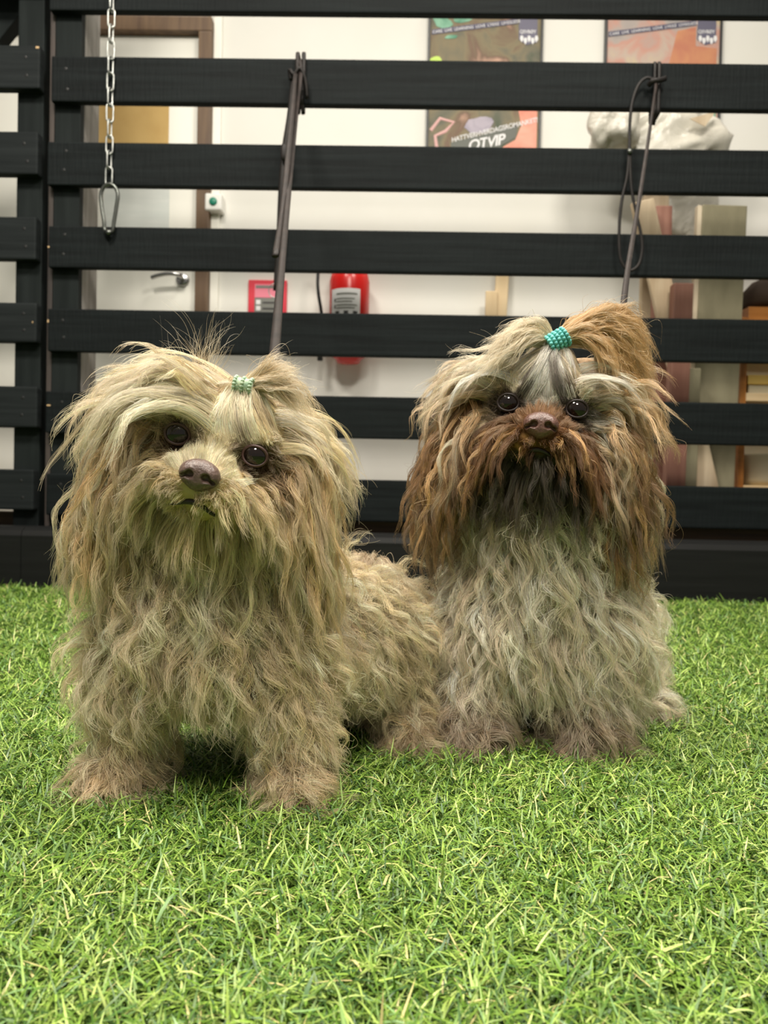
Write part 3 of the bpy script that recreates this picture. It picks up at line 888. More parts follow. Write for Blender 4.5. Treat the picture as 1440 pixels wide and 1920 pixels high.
def sample_mesh(V, F, n, r, accept=None, spacing=None):
    """random points on a quad mesh, by area"""
    T = np.concatenate([F[:, [0, 1, 2]], F[:, [0, 2, 3]]])
    A = np.linalg.norm(np.cross(V[T[:, 1]] - V[T[:, 0]], V[T[:, 2]] - V[T[:, 0]]), axis=1)
    t = r.choice(len(T), n, p=A / A.sum())
    u = r.random(n); v = r.random(n); m = u + v > 1; u[m] = 1 - u[m]; v[m] = 1 - v[m]
    return V[T[t, 0]] + u[:, None] * (V[T[t, 1]] - V[T[t, 0]]) + v[:, None] * (V[T[t, 2]] - V[T[t, 0]])

def grow(f, root, d0, L, grav, shell, stiff, r, ground=0.006, wander=0.0, target=None, tw=None):
    """guide strands: march from the root, bending under gravity, kept off the body by its shell distance"""
    n = len(root)
    P = np.zeros((n, K, 3)); P[:, 0] = root
    d = norm(d0)
    h = (L / (K - 1))[:, None]
    wv = r.normal(0, 1, (n, 3)) * wander
    for k in range(1, K):
        t = k / (K - 1)
        g = grav[:, None] * (1 - stiff[:, None] * (1 - t))
        d = norm(d + g * v3(0, 0, -1) + wv * 0.25 + r.normal(0, 1, (n, 3)) * wander * 0.5)
        p = P[:, k - 1] + d * h
        dist, gr = grad(f, p)
        mrg = shell * min(1.0, t * 2.2)
        push = np.clip(mrg - dist, 0, None)
        p = p + gr * push[:, None]
        low = p[:, 2] < ground
        p[low, 2] = ground
        dn = p - P[:, k - 1]
        ln = np.linalg.norm(dn, axis=1, keepdims=True) + 1e-9
        p = P[:, k - 1] + dn / ln * h
        d = norm(d * 0.35 + dn / ln)
        P[:, k] = p
    return P

def frames(P):
    """side vectors along strands"""
    T = norm(np.gradient(P, axis=1))
    ref = np.where(np.abs(T[..., 1:2]) < 0.85, v3(0, 1, 0), v3(1, 0, 0))
    A = norm(np.cross(T, ref)); B = np.cross(T, A)
    return T, A, B

def children(G, nrm, nchild, spread, clump, wave, wlen, r, rad, frizz=0.0015, cut=(0.65, 1.0), fly=0.03, curl3=0.6):
    """child strands around guides: clumped locks that share the guide's wave"""
    n = len(G)
    # wave on the guides
    L = np.linalg.norm(np.diff(G, axis=1), axis=2).sum(1)
    T, A, B = frames(G)
    t = np.linspace(0, 1, K)[None, :]
    ph = r.uniform(0, 2 * np.pi, n)[:, None]
    wl = (wlen * r.uniform(0.6, 1.7, n))[:, None]
    amp = (wave * r.uniform(0.35, 1.6, n))[:, None] * (sstep(0.05, 0.6, t) * .7 + .5 * t ** 2)
    arg = 2 * np.pi * L[:, None] * t / wl + ph
    Gw = G + A * (amp * np.sin(arg))[..., None] + B * (amp * curl3 * np.cos(arg))[..., None]
    idx = np.repeat(np.arange(n), nchild)
    m = len(idx)
    # root offsets in the tangent plane
    ta = norm(np.cross(nrm, np.where(np.abs(nrm[:, 2:3]) < 0.9, v3(0, 0, 1), v3(1, 0, 0)))); tb = np.cross(nrm, ta)
    rr = np.sqrt(r.random(m)) * (spread[idx] if hasattr(spread, '__len__') else spread); th = r.uniform(0, 2 * np.pi, m)
    off = ta[idx] * (rr * np.cos(th))[:, None] + tb[idx] * (rr * np.sin(th))[:, None]
    cg = clump * r.uniform(0.62, 1.08, n)
    c = (cg[idx] * r.uniform(0.85, 1.08, m)).clip(0, 0.96)
    flym = r.random(m) < fly
    c[flym] = 0.15
    tt = np.linspace(0, 1, K)[None, :] * r.uniform(cut[0], cut[1], m)[:, None]
    s = tt * (K - 1)
    i0 = np.clip(s.astype(int), 0, K - 2); fr = (s - i0)[..., None]
    Q = Gw[idx]
    base = np.take_along_axis(Q, i0[..., None].repeat(3, 2), 1) * (1 - fr) + np.take_along_axis(Q, (i0 + 1)[..., None].repeat(3, 2), 1) * fr
    fall = 1 - c[:, None] * sstep(0.0, 0.75, tt)
    P = base + off[:, None, :] * fall[..., None]
    # personal frizz
    fz = frizz * np.where(flym, 4.0, 1.0) * r.uniform(0.3, 1.5, m)
    a2 = tt * (2 * np.pi * (L[idx] / (wl[idx, 0] * 0.8)))[:, None] + r.uniform(0, 6.28, m)[:, None]
    e1 = norm(r.normal(0, 1, (m, 3))); e2 = norm(r.normal(0, 1, (m, 3)))
    P += (fz[:, None] * tt * 1.6 * np.sin(a2))[..., None] * e1[:, None, :] + (fz[:, None] * tt * 1.6 * np.cos(a2 * 0.8))[..., None] * e2[:, None, :]
    R = rad * r.uniform(0.7, 1.25, m)[:, None] * (1 - 0.82 * np.linspace(0, 1, K)[None, :] ** 1.6)
    P[..., 2] = np.maximum(P[..., 2], 0.004)
    return P, R, idx, tt

def mixc(a, b, w): return a * (1 - w[..., None]) + b * w[..., None]

def nearest(A, B, chunk=2000):
    """index of the nearest point of B for each of A"""
    out = np.empty(len(A), int)
    B2 = (B * B).sum(1)
    for i in range(0, len(A), chunk):
        a = A[i:i + chunk]
        out[i:i + chunk] = np.argmin(B2[None, :] - 2 * a @ B.T, 1)
    return out
# ---------------------------------------------------------------- the two dogs
def C(*rgb): return np.array(srgb(*rgb))

def head_frame(center, yaw, pitch, roll, s):
    """columns: right (image right when facing the camera), forward, up"""
    fwd0 = v3(0, -1, 0); up0 = v3(0, 0, 1); rt0 = v3(1, 0, 0)
    # turn about up (yaw>0 towards image right), then pitch up, then roll clockwise in the image
    E = np.array((Matrix.Rotation(roll, 3, 'Y') @ Matrix.Rotation(-pitch, 3, 'X') @ Matrix.Rotation(yaw, 3, 'Z')))
    R = np.stack([E @ rt0, E @ fwd0, E @ up0], 1)
    return R

def head_prims(c, R, s, ear):
    def W(x, y, z): return c + R @ (v3(x, y, z) * s)
    def E(x, y, z, rx, ry, rz, Rl=None):
        return ell(W(x, y, z), v3(rx, ry, rz) * s, R if Rl is None else R @ Rl)
    hp = [E(0, -.006, .008, .050, .052, .045),
          E(.022, .030, .018, .019, .015, .013), E(-.022, .030, .018, .019, .015, .013),
          E(.028, .012, -.024, .027, .034, .027), E(-.028, .012, -.024, .027, .034, .027),
          E(0, .050, -.020, .027, .032, .019),
          E(.015, .055, -.027, .017, .023, .015), E(-.015, .055, -.027, .017, .023, .015),
          E(0, .044, -.040, .016, .024, .011)]
    ears = []
    for sx in (-1, 1):
        Rl = np.array(Matrix.Rotation(-sx * math.radians(ear['tilt']), 3, 'Y'))
        # a drop: rooted on the skull side, hanging
        ears.append(E(sx * ear['x'], ear['y'], ear['z'], .013, .027, ear['len'], Rl))
    return hp + ears, W

def build_dog(cfg):
    r = np.random.default_rng(cfg['seed'])
    c, s = cfg['head_c'], cfg['head_s']
    R = head_frame(c, *cfg['head_rot'], s)
    hp, W = head_prims(c, R, s, cfg['ear'])
    bp = cfg['body']
    fh = field(hp, 0.010); fb = field(bp, 0.02)
    f = field(bp + hp, 0.012)
    # sockets for the eyes
    eyeL, eyeR = W(-.0295, .0395, .006), W(.0295, .0395, .006)
    nose = W(0, .082, -.014)
    allp = bp + hp
    lo = np.min([p.c - p.r.max() if p.kind == 'ell' else np.minimum(p.a - p.ra, p.b - p.rb) for p in allp], 0) - .012
    hi = np.max([p.c + p.r.max() if p.kind == 'ell' else np.maximum(p.a + p.ra, p.b + p.rb) for p in allp], 0) + .012
    lo[2] = max(lo[2], -0.01)
    V, F = surface_nets(f, lo, hi, 0.004)
    V[:, 2] = np.maximum(V[:, 2], 0.003)
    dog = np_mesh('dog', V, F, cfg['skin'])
    tag(dog, cfg['label'], 'dog', None)
    # ---- face
    for e in (eyeL, eyeR):
        bm = bmesh.new()
        bmesh.ops.create_uvsphere(bm, u_segments=28, v_segments=18, radius=0.0100 * s, matrix=Matrix.Translation(Vector(e)))
        eo = bm_obj('eye', bm, M_EYE, dog, True); eo['label'] = 'dark brown shining eye'
        # lid ring, lying on the eyeball and facing forward
        ring = []
        for k in range(22):
            th = 2 * math.pi * k / 22
            q = v3(math.cos(th) * .0090, 0, math.sin(th) * .0074)
            y = math.sqrt(max(0, .0102 ** 2 - q[0] ** 2 - q[2] ** 2))
            ring.append(Vector(e + R @ (v3(q[0], y, q[2]) * s)))
        tube('eyelid', ring, 0.0012 * s, cfg['lid'], eo, 8, closed=True)
    def nf(P):
        q = ((P - nose) @ R) / s
        a = ell((0, -.003, .001), (.0132, .0095, .0092)).d(q)
        b_ = ell((0, -.002, -.006), (.0085, .0085, .0066)).d(q)
        a = smin(a, b_, .005)
        for sx in (-1, 1):
            a = smin(a, ell((sx * .0078, -.001, -.0012), (.0062, .0075, .0066)).d(q), .004)
            hole = ell((sx * .0058, .0065, -.0015), (.0031, .0048, .0030)).d(q)
            a = -smin(-a, hole, .0012)
            hole = ell((sx * .0105, .004, -.0035), (.0036, .0045, .0014), np.array(Matrix.Rotation(sx * .5, 3, 'Y'))).d(q)
            a = -smin(-a, hole, .0012)
        groove = cone((0, .0085, -.001), (0, .0075, -.014), .0009, .0009).d(q)
        a = -smin(-a, groove, .0015)
        return a * s
    Vn, Fn = surface_nets(nf, nose - .02 * s, nose + .02 * s, 0.0008)
    no = np_mesh('nose', Vn, Fn, cfg['nose_mat'], dog); no['label'] = 'liver brown nose with two nostrils'
    # lip line under the nose
    lip = []
    for u in np.linspace(-1, 1, 17):
        x = u * .021; y = .078 - .020 * u * u; z = -.0365 - .006 * abs(u) ** 1.5
        p = W(x, y, z)
        for _ in range(6):
            dd, g = grad(f, p[None]); p = p - g[0] * (dd[0] - .0004)
        lip.append(Vector(p))
    tube('lip_line', lip, [0.0010 + 0.0014 * (1 - abs(u)) for u in np.linspace(-1, 1, 17)], M_LIP, dog, 8)
    # ---- hair
    fwd = R @ v3(0, 1, 0)
    keepout = [cone(e, e + R @ (v3(math.copysign(.004, k_), .045, .001) * s), .0122 * s, .0125 * s) for e, k_ in ((eyeL, -1), (eyeR, 1))]
    keepout.append(cone(nose, nose + fwd * .04, .0125 * s, .0125 * s))
    def fc(P):
        d = f(P)
        for k_ in keepout: d = np.minimum(d, k_.d(P))
        return d
    def loc(P): return ((P - c) @ R) / s
    ng = cfg['n_guides']
    root = sample_mesh(V, F, ng, r)
    ishead = fh(root) < fb(root) - 0.002
    kb = ishead | (r.random(len(root)) < cfg['body_keep'])
    root = root[kb]; ishead = ishead[kb]
    dist, nrm = grad(f, root)
    q = loc(root); nl = nrm @ R
    sx = np.sign(q[:, 0]) + (q[:, 0] == 0)
    ax = np.abs(q[:, 0])
    eL = np.linalg.norm(q - v3(-.0295, .0395, .006), axis=1); eR = np.linalg.norm(q - v3(.0295, .0395, .006), axis=1)
    em = np.minimum(eL, eR)
    nd_ = np.linalg.norm((q - v3(0, .082, -.014)), axis=1)
    mouth = (q[:, 1] > .052) & (np.abs(q[:, 2] + .0375) < .0014) & (ax < .016)
    keep = ~(ishead & ((em < .0112) | (nd_ < .0120) | mouth | ((ax < .0015) & (q[:, 1] > .066) & (q[:, 2] < -.02) & (q[:, 2] > -.034))))
    keep &= root[:, 2] > 0.006
    root, nrm, ishead, q, nl, sx, ax, em, nd_, eLk, eRk = [a[keep] for a in (root, nrm, ishead, q, nl, sx, ax, em, nd_, eL, eR)]
    n = len(root)
    x, y, z = q[:, 0], q[:, 1], q[:, 2]
    U = lambda a, b: r.uniform(a, b, n)
    # head regions
    fe = [field([p], .01)(root) for p in hp[-2:]]
    ear = ishead & (np.minimum(fe[0], fe[1]) < .004)
    bridge = ishead & ~ear & (y > .040) & (z > -.016) & (ax < .026)
    chin = ishead & ~ear & (z < -.0375) & (y > .018)
    must = ishead & ~ear & ~bridge & ~chin & (y > .034) & (z <= -.010)
    brow = ishead & ~ear & ~bridge & ~must & ~chin & (y > .012) & (z > .010)
    crown = ishead & ~ear & ~brow & (z > .012)
    cheek = ishead & ~(ear | bridge | chin | must | brow | crown)
    reg = np.zeros(n, int)
    for i, m in enumerate([~ishead, ear, bridge, chin, must, brow, crown, cheek]): reg[m] = i
    L = np.zeros(n); grav = np.zeros(n); shell = np.zeros(n); stiff = np.full(n, .5); D = np.zeros((n, 3))
    def setr(m, Lr, gr, sh, dl, st=.5, jit=.18):
        k = m.sum()
        L[m] = r.uniform(*Lr, k) * s; grav[m] = gr; shell[m] = r.uniform(*sh, k); stiff[m] = st
        D[m] = norm(dl[m] + r.normal(0, jit, (k, 3)))
    one = np.ones(n); zero = np.zeros(n)
    st3 = lambda a, b, c_: np.stack([a * one, b * one, c_ * one], 1)
    H = cfg['hair']
    setr(ear, H['ear_len'], .34, H['ear_shell'], st3(sx * H['ear_out'], .05, -.5) + nl * .25, .3)
    setr(bridge, (.010, .018), .015, (.001, .006), norm(q - v3(0, .088, -.030)) * v3(1.1, 1, 1) + nl * .25, .9, .12)
    setr(chin, H['chin_len'], .25, (.002, .014), st3(sx * .25, .25, -.8) + nl * .3)
    setr(must, H['must_len'], .26, H['must_shell'], st3(sx * H['must_dir'][0], .12, H['must_dir'][1]) + nl * .25, .35, .14)
    setr(brow, H['brow_len'], .22, H['brow_shell'], st3(sx * (.55 + 8 * ax), .05, .50) + nl * .3, .6)
    setr(crown, H['crown_len'], .30, H['crown_shell'], st3(sx * (.7 + 10 * ax), -.1, .35) + nl * .25, .5)
    setr(cheek, H['cheek_len'], .34, H['cheek_shell'], st3(sx * .6, .1, -.55) + nl * .25)
    # whiskers grow longer away from the nose
    mm = must | (chin & (y > .05))
    L[mm] *= np.clip((nd_[mm] - .012) / .034, .13, 1.0)
    lipz = ishead & (y > .042) & (ax < .030) & (z < -.029) & (z > -.047) & (r.random(n) < H['lip'])
    L[lipz] = (r.uniform(.005, .010, n) * s)[lipz]
    D[lipz] = norm(st3(sx * .7, .1, 0)[lipz] + np.stack([zero, zero, np.where(z > -.0375, .12, -.6)], 1)[lipz] + nl[lipz] * .25)
    grav[lipz] = .04
    # short fur round the eyes so that they stay free
    near = ishead & (y > .01) & (em < .021)
    de = np.where((eLk < eRk)[:, None], q - v3(-.0295, .0395, .006), q - v3(.0295, .0395, .006))
    L[near] = (r.uniform(.007, .013, n) * s)[near]
    D[near] = norm(norm(de)[near] * .8 + nl[near] * .35 + r.normal(0, .2, (near.sum(), 3)))
    grav[near] = .05
    mid_ = ishead & ~near & (y > .01) & (em < .032) & (z < .012) & (z > -.03)
    L[mid_] *= .5
    up_ = brow & ~near & (em < .030)
    D[up_] = norm(st3(sx * .7, .2, .55)[up_] + nl[up_] * .2)
    L[up_] *= .75
    # head directions to world
    sc_ = np.where(x > 0, H.get('right_scale', 1.0), 1.0)
    L[brow | crown | cheek] *= sc_[brow | crown | cheek]; shell[brow | crown] *= sc_[brow | crown] ** 2
    D[ishead] = D[ishead] @ R.T
    D[crown | brow, 2] = np.minimum(D[crown | brow, 2], .55); D = norm(D)
    # body hair
    b = ~ishead
    nb = b.sum()
    low = sstep(.15, .05, root[:, 2])
    under = sstep(-.2, -.8, nrm[:, 2])
    L[b] = (U(*H['body_len']) * (1 - .42 * low) * (1 - .55 * under))[b]
    grav[b] = H['body_grav']; shell[b] = (U(*H['body_shell']) * (1 - .6 * low))[b]; stiff[b] = .2
    D[b] = norm(nrm[b] * H['body_lift'] + v3(0, 0, -.55) + cfg['flow'] * .25 + r.normal(0, .3, (nb, 3)))
    G = grow(fc, root, D, L, grav, shell, stiff, r, wander=.07)
    # no locks that spring upright from the ears, or stand far above the crown
    rise = G[:, :, 2].max(1) - root[:, 2]
    bad = (ear & (rise > .010)) | ((crown | brow) & (rise > .028))
    G[bad] = root[bad][:, None, :] + (G[bad] - root[bad][:, None, :]) * v3(1, 1, .2) * .5
    # hair drawn into the topknot
    tie = cfg['tie']
    td = np.linalg.norm(root - tie, axis=1)
    pull = (brow | crown) & cfg['pull'](q, r.random(n))
    kp = np.where(pull)[0]
    t = np.linspace(0, 1, K)[None, :, None]
    a0 = root[kp][:, None, :]; e0 = (tie + r.normal(0, .0035, (len(kp), 3)))[:, None, :]
    mid = (a0 + e0) / 2 + (nrm[kp] * (.3 * td[kp])[:, None] + cfg['tie_axis'] * (-.010))[:, None, :] + r.normal(0, .003, (len(kp), 1, 3))
    G[kp] = (1 - t) ** 2 * a0 + 2 * t * (1 - t) * mid + t * t * e0
    # ---- colours
    base = cfg['color'](dict(q=q, root=root, reg=reg, n=n, r=r, sx=sx, ax=ax, em=em, nrm=nrm, ear=ear, bridge=bridge, chin=chin, must=must, brow=brow, crown=crown, cheek=cheek, body=b))
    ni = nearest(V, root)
    vc = np.ones((len(V), 4), np.float32); vc[:, :3] = base[ni] * .62  # undercoat takes the coat colour darkened, painting shade between the locks
    at_ = dog.data.attributes.new('shaded_coat_color', 'FLOAT_COLOR', 'POINT')
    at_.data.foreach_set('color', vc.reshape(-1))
    def emit(name, m, nc, spread, clump, wave, wlen, rad, **kw):
        ii = np.where(m)[0]
        if not len(ii): return
        P, Rr, idx, tt = children(G[ii], nrm[ii], nc, spread, clump, wave, wlen, r, rad, **kw)
        cb = base[ii][idx]
        jit = (r.normal(1, .20, (len(ii), 1)).clip(.5, 1.5))[idx] * r.normal(1, .20, (len(idx), 1)).clip(.45, 1.6)
        hue = 1 + r.normal(0, .04, (len(idx), 3))
        cc = (cb * jit * hue)[:, None, :].repeat(K, 1)
        cc = cfg['tipcol'](cc, tt, reg[ii][idx], r)
        curves_obj(name, P, Rr, cc.clip(.002, .95), dog)
    rd = cfg['rad']
    loose = ~pull
    emit('body_coat', b, H['nc_body'], .0085, .88, H['wave'], H['wlen'], rd, frizz=.0018, fly=.14)
    emit('ear_hair', ear & (x < 0), 30, .007, .85, .0035, .05, rd, fly=.04)
    emit('ear_hair', ear & (x >= 0), 30, .007, .85, .0035, .05, rd, fly=.04)
    emit('muzzle_hair', bridge, 22, .0035, .25, .0006, .03, rd * .8, frizz=.0005, fly=.02, cut=(.6, 1))
    emit('beard', chin | must, 30, .0045, .6, .002, .045, rd * .9, fly=.04)
    emit('head_hair', (brow | crown | cheek) & loose, 30, .007, .82, .0035, .06, rd, fly=.05)
    emit('forelock', pull, 30, .006, .35, .001, .06, rd * .9, frizz=.0009, cut=(.97, 1.0), fly=.0)
    # ---- the loose tuft that leaves the hair tie
    for (name, paths, nper, sp, colr, m) in cfg['tufts']:
        g_ = []
        for pth in paths:
            pts = spline([Vector(p) for p in pth], 10)
            pts = np.array([tuple(p) for p in pts])
            sl = np.concatenate([[0], np.cumsum(np.linalg.norm(np.diff(pts, axis=0), axis=1))])
            u = np.linspace(0, sl[-1], K)
            g_.append(np.stack([np.interp(u, sl, pts[:, j]) for j in range(3)], 1))
        g_ = np.array(g_)
        # more guides between the given ones
        wts = r.dirichlet(np.full(len(g_), .32), m)
        gg = np.einsum('mk,kij->mij', wts, g_) + r.normal(0, sp, (m, 1, 3)) * np.linspace(0.25, 1, K)[None, :, None]
        P, Rr, idx, tt = children(gg, norm(r.normal(0, 1, (m, 3))), nper, .012 if nper < 5 else .004, .0 if nper < 5 else .3, .003, .05, r, rd * (.55 if nper < 5 else .9), frizz=.002, cut=(.55, 1), fly=.06)
        cc = (colr[r.integers(0, len(colr), len(idx))] * r.normal(1, .15, (len(idx), 1)).clip(.5, 1.5))[:, None, :].repeat(K, 1)
        curves_obj(name, P, Rr, cc.clip(.002, .95), dog)
    return dog

M_EYE = mat_base('dog_eye', srgb(22, 13, 9), 0.04, 0, 0.6)
M_LIP = mat_base('dark_lip', srgb(34, 22, 18), 0.5)
M_LID1 = mat_base('brown_eyelid', srgb(72, 48, 42), 0.5)
M_LID2 = mat_base('dark_eyelid', srgb(38, 25, 20), 0.5)
M_NOSE1 = mat_noise('liver_nose', srgb(84, 66, 60), srgb(104, 84, 76), (500, 500, 500), 3, 0.36, 0.35)
M_NOSE2 = mat_noise('brown_nose', srgb(84, 58, 50), srgb(104, 74, 64), (500, 500, 500), 3, 0.36, 0.35)
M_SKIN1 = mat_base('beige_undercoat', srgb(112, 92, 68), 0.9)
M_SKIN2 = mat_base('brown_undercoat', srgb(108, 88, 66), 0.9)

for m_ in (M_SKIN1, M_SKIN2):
    an_ = nd(m_, 'ShaderNodeAttribute'); an_.attribute_name = 'shaded_coat_color'
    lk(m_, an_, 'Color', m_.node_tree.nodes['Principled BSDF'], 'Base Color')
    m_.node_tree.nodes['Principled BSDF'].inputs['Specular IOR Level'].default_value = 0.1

def Pn(px, py, Y): return np.array(tuple(at(px, py, Y)))
def Gn(px, py, z=0.0): return np.array(tuple(atz(px, py, z)))

# ---- the shaggy beige dog
def color_a(k):
    q, reg, n, r = k['q'], k['reg'], k['n'], k['r']
    x, y, z = q[:, 0], q[:, 1], q[:, 2]
    beige = C(228, 202, 154); gold = C(208, 170, 114); grey = C(196, 172, 136); cream = C(242, 228, 190); maroon = C(110, 76, 58); white = C(228, 220, 196)
    col = np.tile(beige, (n, 1))
    rv = r.random(n)
    col = mixc(col, np.tile(cream, (n, 1)), (rv < .28) * .8)
    col = mixc(col, np.tile(grey, (n, 1)), ((rv > .28) & (rv < .55)) * .8)
    lowz = sstep(.08, .0, k['root'][:, 2]) * k['body']
    col = mixc(col, np.tile(C(186, 158, 126), (n, 1)), lowz * .6)
    e = k['ear'] | k['cheek']
    col = mixc(col, np.tile(gold, (n, 1)), e * (r.random(n) < .6) * .85)
    col = mixc(col, np.tile(maroon, (n, 1)), (k['cheek'] & (k['em'] < .042) & (x < 0.0)) * .65 * (r.random(n) < .8))
    col = mixc(col, np.tile(maroon, (n, 1)), (k['cheek'] & (k['em'] < .034) & (x > 0.0)) * .5)
    col = mixc(col, np.tile(cream, (n, 1)), k['bridge'] * .8)
    col = mixc(col, np.tile(C(214, 186, 136), (n, 1)), (k['must'] | k['chin']) * .7)
    col = mixc(col, np.tile(C(84, 60, 48), (n, 1)), (~k['body'] & (y > .01) & (z < .017)) * sstep(.022, .015, k['em']) * .8)
    return col
def tip_a(cc, tt, reg, r):
    w = (sstep(.45, 1.0, tt) * .40)  # tips lightened, putting highlights into the coat colour
    return mixc(cc, np.broadcast_to(C(240, 226, 190), cc.shape), w)

hcA = Pn(420, 846, .598)
ctA = Pn(392, 1165, .640)
rumpA = Pn(705, 1215, .800)
pawAL = Gn(205, 1500); pawAR = Gn(556, 1512)
bodyA = [ell(ctA, (.068, .062, .070)),
         cone(ctA + v3(0, .01, .0), rumpA, .064, .062),
         cone(ctA + v3(0, -.005, .045), hcA + v3(0, .015, -.015), .050, .044),
         cone(Pn(262, 1235, .630), v3(pawAL[0] + .014, pawAL[1] + .012, .03), .030, .018),
         ell(v3(pawAL[0] + .003, pawAL[1] + .004, .015), (.026, .027, .015)),
         cone(Pn(528, 1240, .630), v3(pawAR[0], pawAR[1] + .012, .03), .030, .018),
         ell(v3(pawAR[0] - .002, pawAR[1] + .002, .015), (.022, .027, .015)),
         cone(rumpA + v3(.015, -.005, -.02), Gn(770, 1415) + v3(0, .02, .02), .050, .024),
         ell(Gn(770, 1415) + v3(0, .005, .015), (.022, .028, .015)),
         cone(rumpA + v3(-.075, .02, -.02), v3(rumpA[0] - .06, rumpA[1] + .02, .02), .045, .024),
         cone(rumpA + v3(.0, .03, .05), Pn(690, 1090, .80), .018, .012)]
tieA = Pn(460, 727, .575)
hairA = dict(right_scale=.80, lip=.93, ear_len=(.075, .115), ear_out=.35, ear_shell=(.001, .016), chin_len=(.035, .060), must_len=(.035, .060), must_shell=(.001, .010), must_dir=(.85, -.15),
             brow_len=(.06, .095), brow_shell=(.001, .012), crown_len=(.09, .135), crown_shell=(.002, .026), cheek_len=(.055, .09), cheek_shell=(.001, .016),
             body_len=(.045, .085), body_grav=.26, body_shell=(.001, .022), body_lift=.75, wave=.0060, wlen=.040, nc_body=27)
tA = tieA
buildA = build_dog(dict(seed=3, head_c=hcA, head_s=1.0, head_rot=(math.radians(5), math.radians(-4), math.radians(15)), ear=dict(x=.066, y=-.010, z=-.022, len=.050, tilt=9),
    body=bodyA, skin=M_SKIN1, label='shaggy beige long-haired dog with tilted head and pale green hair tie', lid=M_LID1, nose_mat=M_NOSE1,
    n_guides=9000, body_keep=.7, hair=hairA, flow=v3(.5, .5, 0), tie=tieA, tie_axis=v3(.9, 0, .4), rad=.00021,
    pull=lambda q, u: (u < sstep(.036, .012, np.abs(q[:, 0] - .017))) & (q[:, 2] > .012) & (q[:, 1] > -.02),
    color=color_a, tipcol=tip_a,
    tufts=[('topknot', [[tA, tA + v3(.012, .003, .012), tA + v3(.022, .004, .022), tA + v3(.03, .006, .026)],
                        [tA, tA + v3(.012, 0, .006), tA + v3(.028, 0, .010), tA + v3(.042, .004, .002)],
                        [tA, tA + v3(.014, -.002, .002), tA + v3(.03, -.002, -.002), tA + v3(.046, 0, -.022)]], 30, .004, np.array([C(214, 190, 150), C(204, 172, 124), C(228, 212, 178)]), 80),
           ('crown_wisps', [[Pn(372, 690, .60), Pn(368, 655, .60), Pn(372, 625, .60), Pn(380, 600, .60)],
                            [Pn(360, 690, .60), Pn(345, 660, .60), Pn(310, 640, .60), Pn(285, 625, .60)],
                            [Pn(400, 690, .60), Pn(425, 665, .60), Pn(455, 640, .60), Pn(475, 650, .60)],
                            [Pn(380, 690, .60), Pn(390, 650, .60), Pn(405, 620, .60), Pn(420, 615, .60)]], 3, .011, np.array([C(226, 212, 182), C(200, 180, 140)]), 34),
           ('tail', [[Pn(690, 1100, .80), Pn(680, 1060, .80), Pn(655, 1045, .79), Pn(630, 1070, .78)],
                     [Pn(690, 1100, .80), Pn(715, 1060, .80), Pn(745, 1080, .79), Pn(760, 1130, .78)],
                     [Pn(690, 1100, .80), Pn(700, 1050, .79), Pn(690, 1080, .77), Pn(700, 1140, .765)],
                     [Pn(690, 1100, .80), Pn(660, 1060, .79), Pn(650, 1090, .77), Pn(660, 1150, .765)]], 30, .008, np.array([C(204, 182, 150), C(186, 160, 130), C(224, 206, 174)]), 90)]))

# ---- the cream dog with the brown face
def color_b(k):
    q, reg, n, r = k['q'], k['reg'], k['n'], k['r']
    x, y, z = q[:, 0], q[:, 1], q[:, 2]
    T = lambda c_: np.tile(c_, (n, 1))
    cream = C(244, 230, 200); body = C(230, 208, 170); brown = C(108, 74, 46); gold = C(206, 158, 98); grey = C(206, 186, 150); dark = C(32, 21, 14); white = C(238, 232, 214)
    col = T(cream); rv = r.random(n)
    col = mixc(col, T(body), (rv < .5) * .8)
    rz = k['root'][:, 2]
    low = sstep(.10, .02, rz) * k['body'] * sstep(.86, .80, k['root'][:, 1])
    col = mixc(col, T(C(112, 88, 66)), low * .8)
    hd = ~k['body']
    col[hd] = mixc(T(grey), T(cream), (rv < .45) * .8)[hd]
    lat = sstep(.030, .066, k['ax'])
    col = mixc(col, T(gold), hd * lat * (r.random(n) < .75) * .9)
    col = mixc(col, T(brown), k['ear'] * (r.random(n) < .55) * .8)
    col = mixc(col, T(gold), (k['crown'] & (x > .0)) * .7)
    col = mixc(col, T(white), k['brow'] * sstep(.026, .013, k['ax']) * .85)
    col = mixc(col, T(brown), k['bridge'] * 1.0)
    col = mixc(col, T(white), (k['bridge'] & (y < .048) & (z > -.004)) * .9)
    col = mixc(col, T(brown), k['must'] * 1.0)
    col = mixc(col, T(gold), (k['must'] & (r.random(n) < .18)) * .7)
    col = mixc(col, T(dark), k['chin'] * .9)  # dark brown beard, with its shade put into the near-black colour
    col = mixc(col, T(white), (k['cheek'] & (x > .018) & (x < .045) & (y > .015)) * .85)
    col = mixc(col, T(dark), (k['cheek'] & (k['ax'] < .03) & (z < -.03)) * .8)  # same near-black, shade included, on the low inner cheeks
    col = mixc(col, T(C(50, 34, 26)), (hd & (y > .01) & (z < .017)) * sstep(.022, .016, k['em']) * .9)
    return col
def tip_b(cc, tt, reg, r):
    w = sstep(.55, 1.0, tt) * np.isin(reg, [1, 7])[:, None] * .75
    cc = mixc(cc, np.broadcast_to(C(62, 42, 30), cc.shape), w)
    return cc

